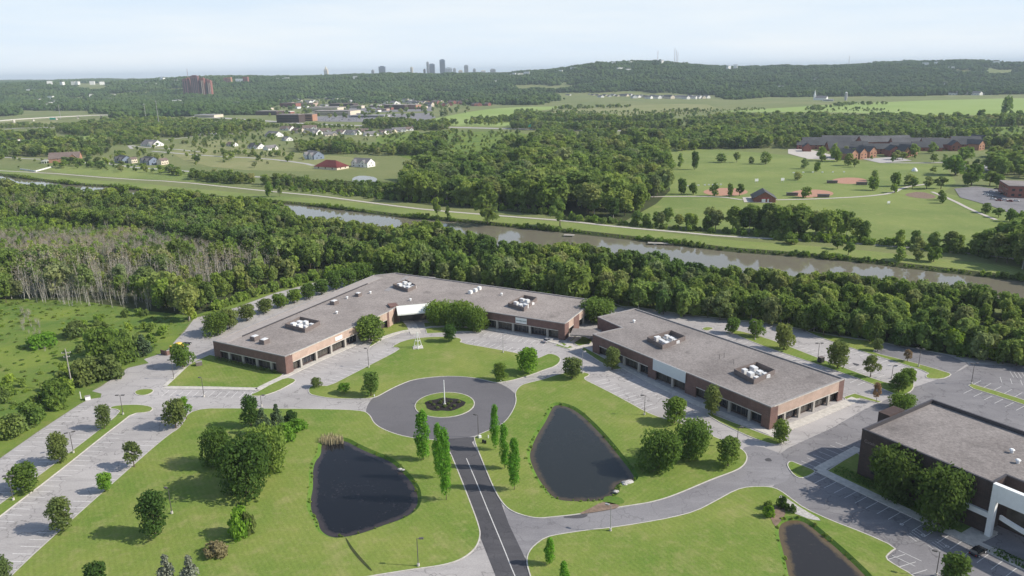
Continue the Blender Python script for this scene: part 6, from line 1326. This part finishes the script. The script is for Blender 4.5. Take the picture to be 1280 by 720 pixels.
block(412,442,135,128.5,'brick_brown','brown gabled block right above the shops',30,roof='shingle_brown'); block(478,506,137,130,'brick_brown','long low brown office beyond the shops',40); block(504,520,136.5,130,'brick_orange','brick end block of the long low office',40); block(436,480,147,144,'siding_grey','low grey showroom with pale roof beside the highway',40,roof='coping')
block(243,268,147,143,'cream','pale low warehouse beyond the rough field',40,roof='coping'); block(-5,11,180,175,'siding_white','low white building at the left edge by the trees',30,roof='shingle_brown'); block(96,112,120,113.5,'brick_red','red brick block in the far left woods',60); block(126,137,118,112,'brick_tan','tan brick tower block in the far left woods',60)
block(143,168,112,108.8,'white_paint','long white roofed hall in the far left woods',80,roof='coping'); block(168,183,112,109,'siding_white','white hall right of the long one in the far left woods',80,roof='coping'); block(93,103,107.5,105,'white_paint','small white block on the far left ridge',80,roof='coping'); block(66,82,129.5,126.5,'siding_white','low pale sheds in the left woods',60,roof='coping'); block(95,104,124,120,'siding_white','small white building below the red brick block',60,roof='coping')
block(40,75,138,135,'coping','pale warehouse roofs behind the overpass',60,roof='coping')
# parked cars in the shop car parks read as a fine speckle: individual far cars
shopcars = []
base_car = car(410, 148, 0, 'car_white', 'tiny parked car on the shopping centre car park', group='cars on the shopping centre car park', big=False)
bc = {}
for pa in ('car_white', 'car_black', 'car_silver'): bc[pa] = car(412, 148, 0, pa, 'tiny parked car on the shopping centre car park', group='cars on the shopping centre car park', big=False)
sheet('parking_lot_shops', ring_px([(385,146),(480,143),(540,141),(545,147),(520,153),(400,152),(385,150)]), .3, 'lot_dark'); sheet('parking_lot_shops', ring_px([(430,134),(540,133),(540,139),(440,141)]), .3, 'lot_dark')
for i in range(70):
    x, y = (random.uniform(392, 515), random.uniform(147.5, 151.5)) if i < 45 else (random.uniform(440, 500), random.uniform(138, 141)); g = G(x, y)
    dup(bc[random.choice(list(bc))], (g[0], g[1], .33), random.choice([.1, 1.7]), (1.3, 1.3, 1.3))
# smaller shops and sheds of the retail park, each its own building
for i in range(46):
    x = random.uniform(322, 545); y = random.uniform(128, 146) if x < 470 else random.uniform(126, 140); w_ = random.uniform(5, 14)
    m_ = random.choice(['siding_white', 'cream', 'brick_tan', 'siding_grey', 'white_paint', 'brick_red']); cl_ = {'siding_white': 'white', 'cream': 'cream', 'brick_tan': 'tan', 'siding_grey': 'grey', 'white_paint': 'bright white', 'brick_red': 'red brick'}[m_]
    block(x, x + w_, y, y - random.uniform(2.5, 4), m_, 'small far ' + cl_ + ' shop or office in the retail park', 22, roof=random.choice(['coping', 'roof_gravel', 'shingle_grey', 'shingle_brown', 'siding_white']), grp='small ' + cl_ + ' buildings of the retail park')
for i in range(84):
    x, y = (random.uniform(20, 330), random.uniform(104, 138)) if i < 38 else (random.uniform(330, 700), random.uniform(103, 119)) if i < 64 else (random.uniform(620, 1250), random.uniform(104, 117)); 
    if 225 < x < 265: continue
    xy = G(x, y); zb = float(rise(xy[0], max(xy[1], 2950))) if xy[1] > 2950 else 0
    t = empty('far_building', (xy[0], min(xy[1], 4200), zb), random.uniform(-.6, .6), 'tiny pale building showing above the treetops of the far woods', 'building', 'pale buildings in the far woods'); MB().box((0, 0, 0), (random.uniform(14, 34), 14, random.uniform(15, 19))).build('wall', 'siding_white', t)
    MB().box((0, 0, 19.1), (random.uniform(14, 30), 13, 1.5)).build('roof', 'shingle_grey', t)
woods('grove', [[(325,147),(330,131),(400,127),(480,125),(560,123),(600,138),(545,150)]], 46, (8, 13), .9, Cm, KM, 'street trees between the shops', .8)
# church with steeple, silo
t = empty('church', (0, 0, 0), 0, 'white church with pointed steeple at the edge of the far right meadow', 'church'); g = G(1026, 125); gable(t, g[0], g[1], 40, 18, 7, 7, R(-40), 'white_paint', 'shingle_grey', over=.6)
MB().box((g[0] - 18, g[1] + 8, 0), (6, 6, 16)).build('tower', 'white_paint', t); m = MB(); m.tube((g[0] - 18, g[1] + 8, 16), (g[0] - 18, g[1] + 8, 33), 4, .2, 8); m.build('steeple', 'white_paint', t)
t = empty('silo', (*G(1057, 125.5), 0), 0, 'grey concrete silo standing in the far right meadow', 'silo'); MB().tube((0, 0, 0), (0, 0, 24), 4.2, 4.2, 14).build('barrel', 'tower_grey', t); MB().tube((0, 0, 24.01), (0, 0, 27), 4.3, .6, 14).build('dome', 'unit_metal', t)
block(1028,1042,126.5,124,'siding_white','low white barn right of the church',30,roof='coping')
# brick apartment towers
def tower(px0, px1, yt, Y, mat, label, zb=0, depth=22, cat='tower', name='apartment_tower', grp=None, strip=None, crown=0, nwin=6):
    xa, zt = PY(px0, yt, Y); xb, _ = PY(px1, yt, Y); t = empty(name, ((xa + xb) / 2, Y, zb), 0, label, cat, grp); w = xb - xa; h = zt - zb
    MB().box((0, depth / 2, 0), (w, depth, h - crown)).build('wall', mat, t)
    if crown: MB().box((0, depth / 2, h - crown), (w * .6, depth * .6, crown)).build('penthouse', mat, t)
    nw = max(2, int(w / 7))
    for i in range(nw):
        x = -w / 2 + w * (i + .5) / nw; MB().box((x, -.15, h * .05), (w / nw * .35, .2, h * .86 - crown)).build('window_strip', 'glass_dark' if not strip else strip, t)
    return t
for i, (a_, b_, yt_, m_, st) in enumerate([(227,233,98,'brick_red',None),(231,235.5,97,'brick_orange','cream'),(237,246,94,'brick_red',None),(245,251,97.5,'brick_red',None),(250,254,97,'brick_orange','cream'),(253,259,98.5,'brick_red',None),(258.5,262.5,100,'brick_orange','cream')]):
    tower(a_, b_, yt_, 3400 + 15 * (i % 2), 'brick_purple' if m_ == 'brick_red' else 'brick_red', ['leftmost red brick apartment tower of the far left group', 'narrow pale-fronted tower beside the leftmost brick tower', 'tallest red brick tower of the far left group', 'red brick tower right of the tallest', 'narrow pale-fronted tower in the middle right of the group', 'red brick tower second from the right of the group', 'lowest pale-fronted tower at the right end of the group'][i], strip=st, crown=3)
for a_, b_, yt_, m_, lab in [(279,282.5,97,'brick_red','left of two small brick slabs right of the tower group'),(283.5,288,96.5,'brick_orange','right of two small brick slabs right of the tower group'),(294,304,98.5,'white_paint','low white hospital-like block right of the brick slabs'),(303,309,96,'brick_red','red brick block attached to the low white block')]: tower(a_, b_, yt_, 3900, m_, lab)
DT = [(473,481,82.5,'tower_blue','dark lone tower left of the downtown group'),(464,467,87,'tower_grey','small block left of the dark lone tower'),(512.5,515.5,83.5,'cream','thin tan tower midway to the downtown group'),(529,531.5,86,'brick_brown','small brown tower at the left of downtown'),(532.8,535.6,77,'tower_grey','slender grey tower left of the pointed one'),
 (535.8,543,79.5,'tower_blue','blue tower with stepped top in downtown'),(549.2,555.8,74,'tower_blue','tallest dark blue tower of downtown'),(556.4,565,84,'white_panel','broad pale block right of the tallest tower'),(566,569.5,85,'tower_grey','small grey tower right of the broad pale block'),(573,578,87.5,'cream','low cream block of downtown'),
 (580,585,81,'tower_grey','pale grey tower alone in right downtown'),(591,594.5,85.5,'tower_grey','narrow grey block right of the pale tower'),(601,607,87.5,'siding_white','low white block near the right of downtown'),(612.5,619.5,86,'tower_grey','twin grey block at the right end of downtown'),(404.5,409,86,'cream','tan tower with spire on the left ridge')]
for i, (a_, b_, yt_, m_, lab) in enumerate(DT): tower(a_, b_, yt_, 7400 + 40 * (i % 3), m_, lab, zb=60, depth=40, name='downtown_tower', crown=6)
xa, zt = PY(406.7, 82.5, 7400); t = bpy.data.objects[[o.name for o in bpy.data.objects if o.get('label') == 'tan tower with spire on the left ridge'][0]]; m = MB(); hh_ = PY(406.7, 86, 7400)[1] - 60; m.tube((0, 20, hh_), (0, 20, zt - 60), 14, .5, 6); m.build('spire', 'cream', t)
for px, pt, pb, lab in ((822.5,64,80,'left radio mast on the wooded hill'),(843.8,60,82,'tallest radio mast of three on the hill'),(845.7,63,82,'middle radio mast of three on the hill'),(847.6,65,82,'right radio mast of three on the hill'),(1062,70,84,'radio mast on the ridge right of the hill'),(801.5,98,107,'small mast low on the hillside'),(233.5,86,97,'thin mast behind the brick towers')):
    Y = 4300 if px != 801.5 else 3700; xa, zt = PY(px, pt, Y); _, zb = PY(px, pb, Y); zb = max(0, zb - 25); t = empty('radio_mast', (xa, Y, zb), 0, lab, 'mast'); MB().tube((0, 0, 0), (0, 0, zt - zb), 1.1, .9, 4).build('mast', 'brick_red' if px < 1000 else 'pole_metal', t)

# ================================================================== LIGHT, AIR, CAMERA
SUN_EL, SUN_AZ = R(37.5), R(-7)
sd = Vector((math.cos(SUN_AZ) * math.cos(SUN_EL), math.sin(SUN_AZ) * math.cos(SUN_EL), math.sin(SUN_EL)))
sl = bpy.data.lights.new('sun', 'SUN'); sl.energy = 4.2; sl.angle = R(0.53); sl.color = (1.0, 0.935, 0.83)
so = bpy.data.objects.new('sun', sl); so.rotation_euler = sd.to_track_quat('Z', 'Y').to_euler(); so.location = (300, 0, 300); COL.objects.link(so)
wd = bpy.data.worlds.new('World'); SC.world = wd; wd.use_nodes = True; nt = wd.node_tree; bg = nt.nodes['Background']
sky = nt.nodes.new('ShaderNodeTexSky'); sky.sky_type = 'NISHITA'; sky.sun_disc = False; sky.sun_elevation = SUN_EL; sky.sun_rotation = R(97); sky.altitude = 200; sky.air_density = 1.0; sky.dust_density = 1.2; sky.ozone_density = 1.6
tc = nt.nodes.new('ShaderNodeTexCoord'); sx = nt.nodes.new('ShaderNodeSeparateXYZ'); nt.links.new(tc.outputs['Generated'], sx.inputs[0])
veil = ramp(nt, sx.outputs[2], [(0.0, 0.97), (0.10, 0.86), (0.30, 0.25), (0.6, 0.05)])
mp = nt.nodes.new('ShaderNodeMapping'); mp.inputs['Scale'].default_value = (1, 1, 9); nt.links.new(tc.outputs['Generated'], mp.inputs[0])
cl = noise(nt, mp.outputs[0], 2.2, 6, 0.55)
vc = mix(nt, ramp(nt, cl, [(0.40, 0.0), (0.70, 1.0)]), (5.9, 6.9, 8.1), (7.1, 7.6, 8.1))
vc = mix(nt, 1.0, vc, ramp(nt, sx.outputs[2], [(0.0, (1.30, 1.24, 1.17)), (0.035, (1.13, 1.10, 1.06)), (0.11, (1.0, 1.0, 1.0))]), 'MULTIPLY')
nt.links.new(mix(nt, veil, sky.outputs[0], mix(nt, 1.0, vc, (1/1.25,)*3, 'MULTIPLY')), bg.inputs[0]); bg.inputs[1].default_value = 0.125
# haze
hz = MB().box((0, 15900, -5), (65000, 33000, 265)); o = hz.build('haze', 'concrete'); tag(o, kind='stuff'); o['label'] = 'pale summer haze over the whole landscape'
m = bpy.data.materials.new('haze'); m.use_nodes = True; n_ = m.node_tree; n_.nodes.clear(); ou = n_.nodes.new('ShaderNodeOutputMaterial'); pv = n_.nodes.new('ShaderNodeVolumePrincipled')
pv.inputs['Color'].default_value = (0.78, 0.90, 1.0, 1); pv.inputs['Density'].default_value = HAZE; pv.inputs['Anisotropy'].default_value = 0.0
n_.links.new(pv.outputs[0], ou.inputs['Volume']); o.data.materials.clear(); o.data.materials.append(m)
cam = bpy.data.cameras.new('camera'); cam.sensor_width = 36; cam.lens = 36 * FPX / 1280; cam.clip_start = .5; cam.clip_end = 200000
co = bpy.data.objects.new('camera', cam); COL.objects.link(co); SC.camera = co
X = Vector((CR, 0, 0)); rt = Vector((1, 0, 0)); up = Vector((0, SP, CP)); fw = Vector((0, CP, -SP))
c_, s_ = math.cos(ROLL), math.sin(ROLL)
rt2 = rt * CR + up * SR; up2 = up * CR - rt * SR
M = Matrix((rt2, up2, -fw)).transposed().to_4x4(); M.translation = Vector((0, 0, CAMH)); co.matrix_world = M
vs_ = SC.view_settings; vs_.view_transform = 'Standard'; vs_.look = 'None'; vs_.exposure = EXPO; vs_.gamma = 1; vs_.use_curve_mapping = False
cy = SC.cycles; cy.use_denoising = True; cy.denoiser = 'OPENIMAGEDENOISE'; cy.max_bounces = 6; cy.diffuse_bounces = 4; cy.glossy_bounces = 3; cy.transmission_bounces = 3; cy.volume_bounces = 0; cy.transparent_max_bounces = 4
cy.use_adaptive_sampling = False; cy.sample_clamp_indirect = 6; cy.caustics_reflective = False; cy.caustics_refractive = False
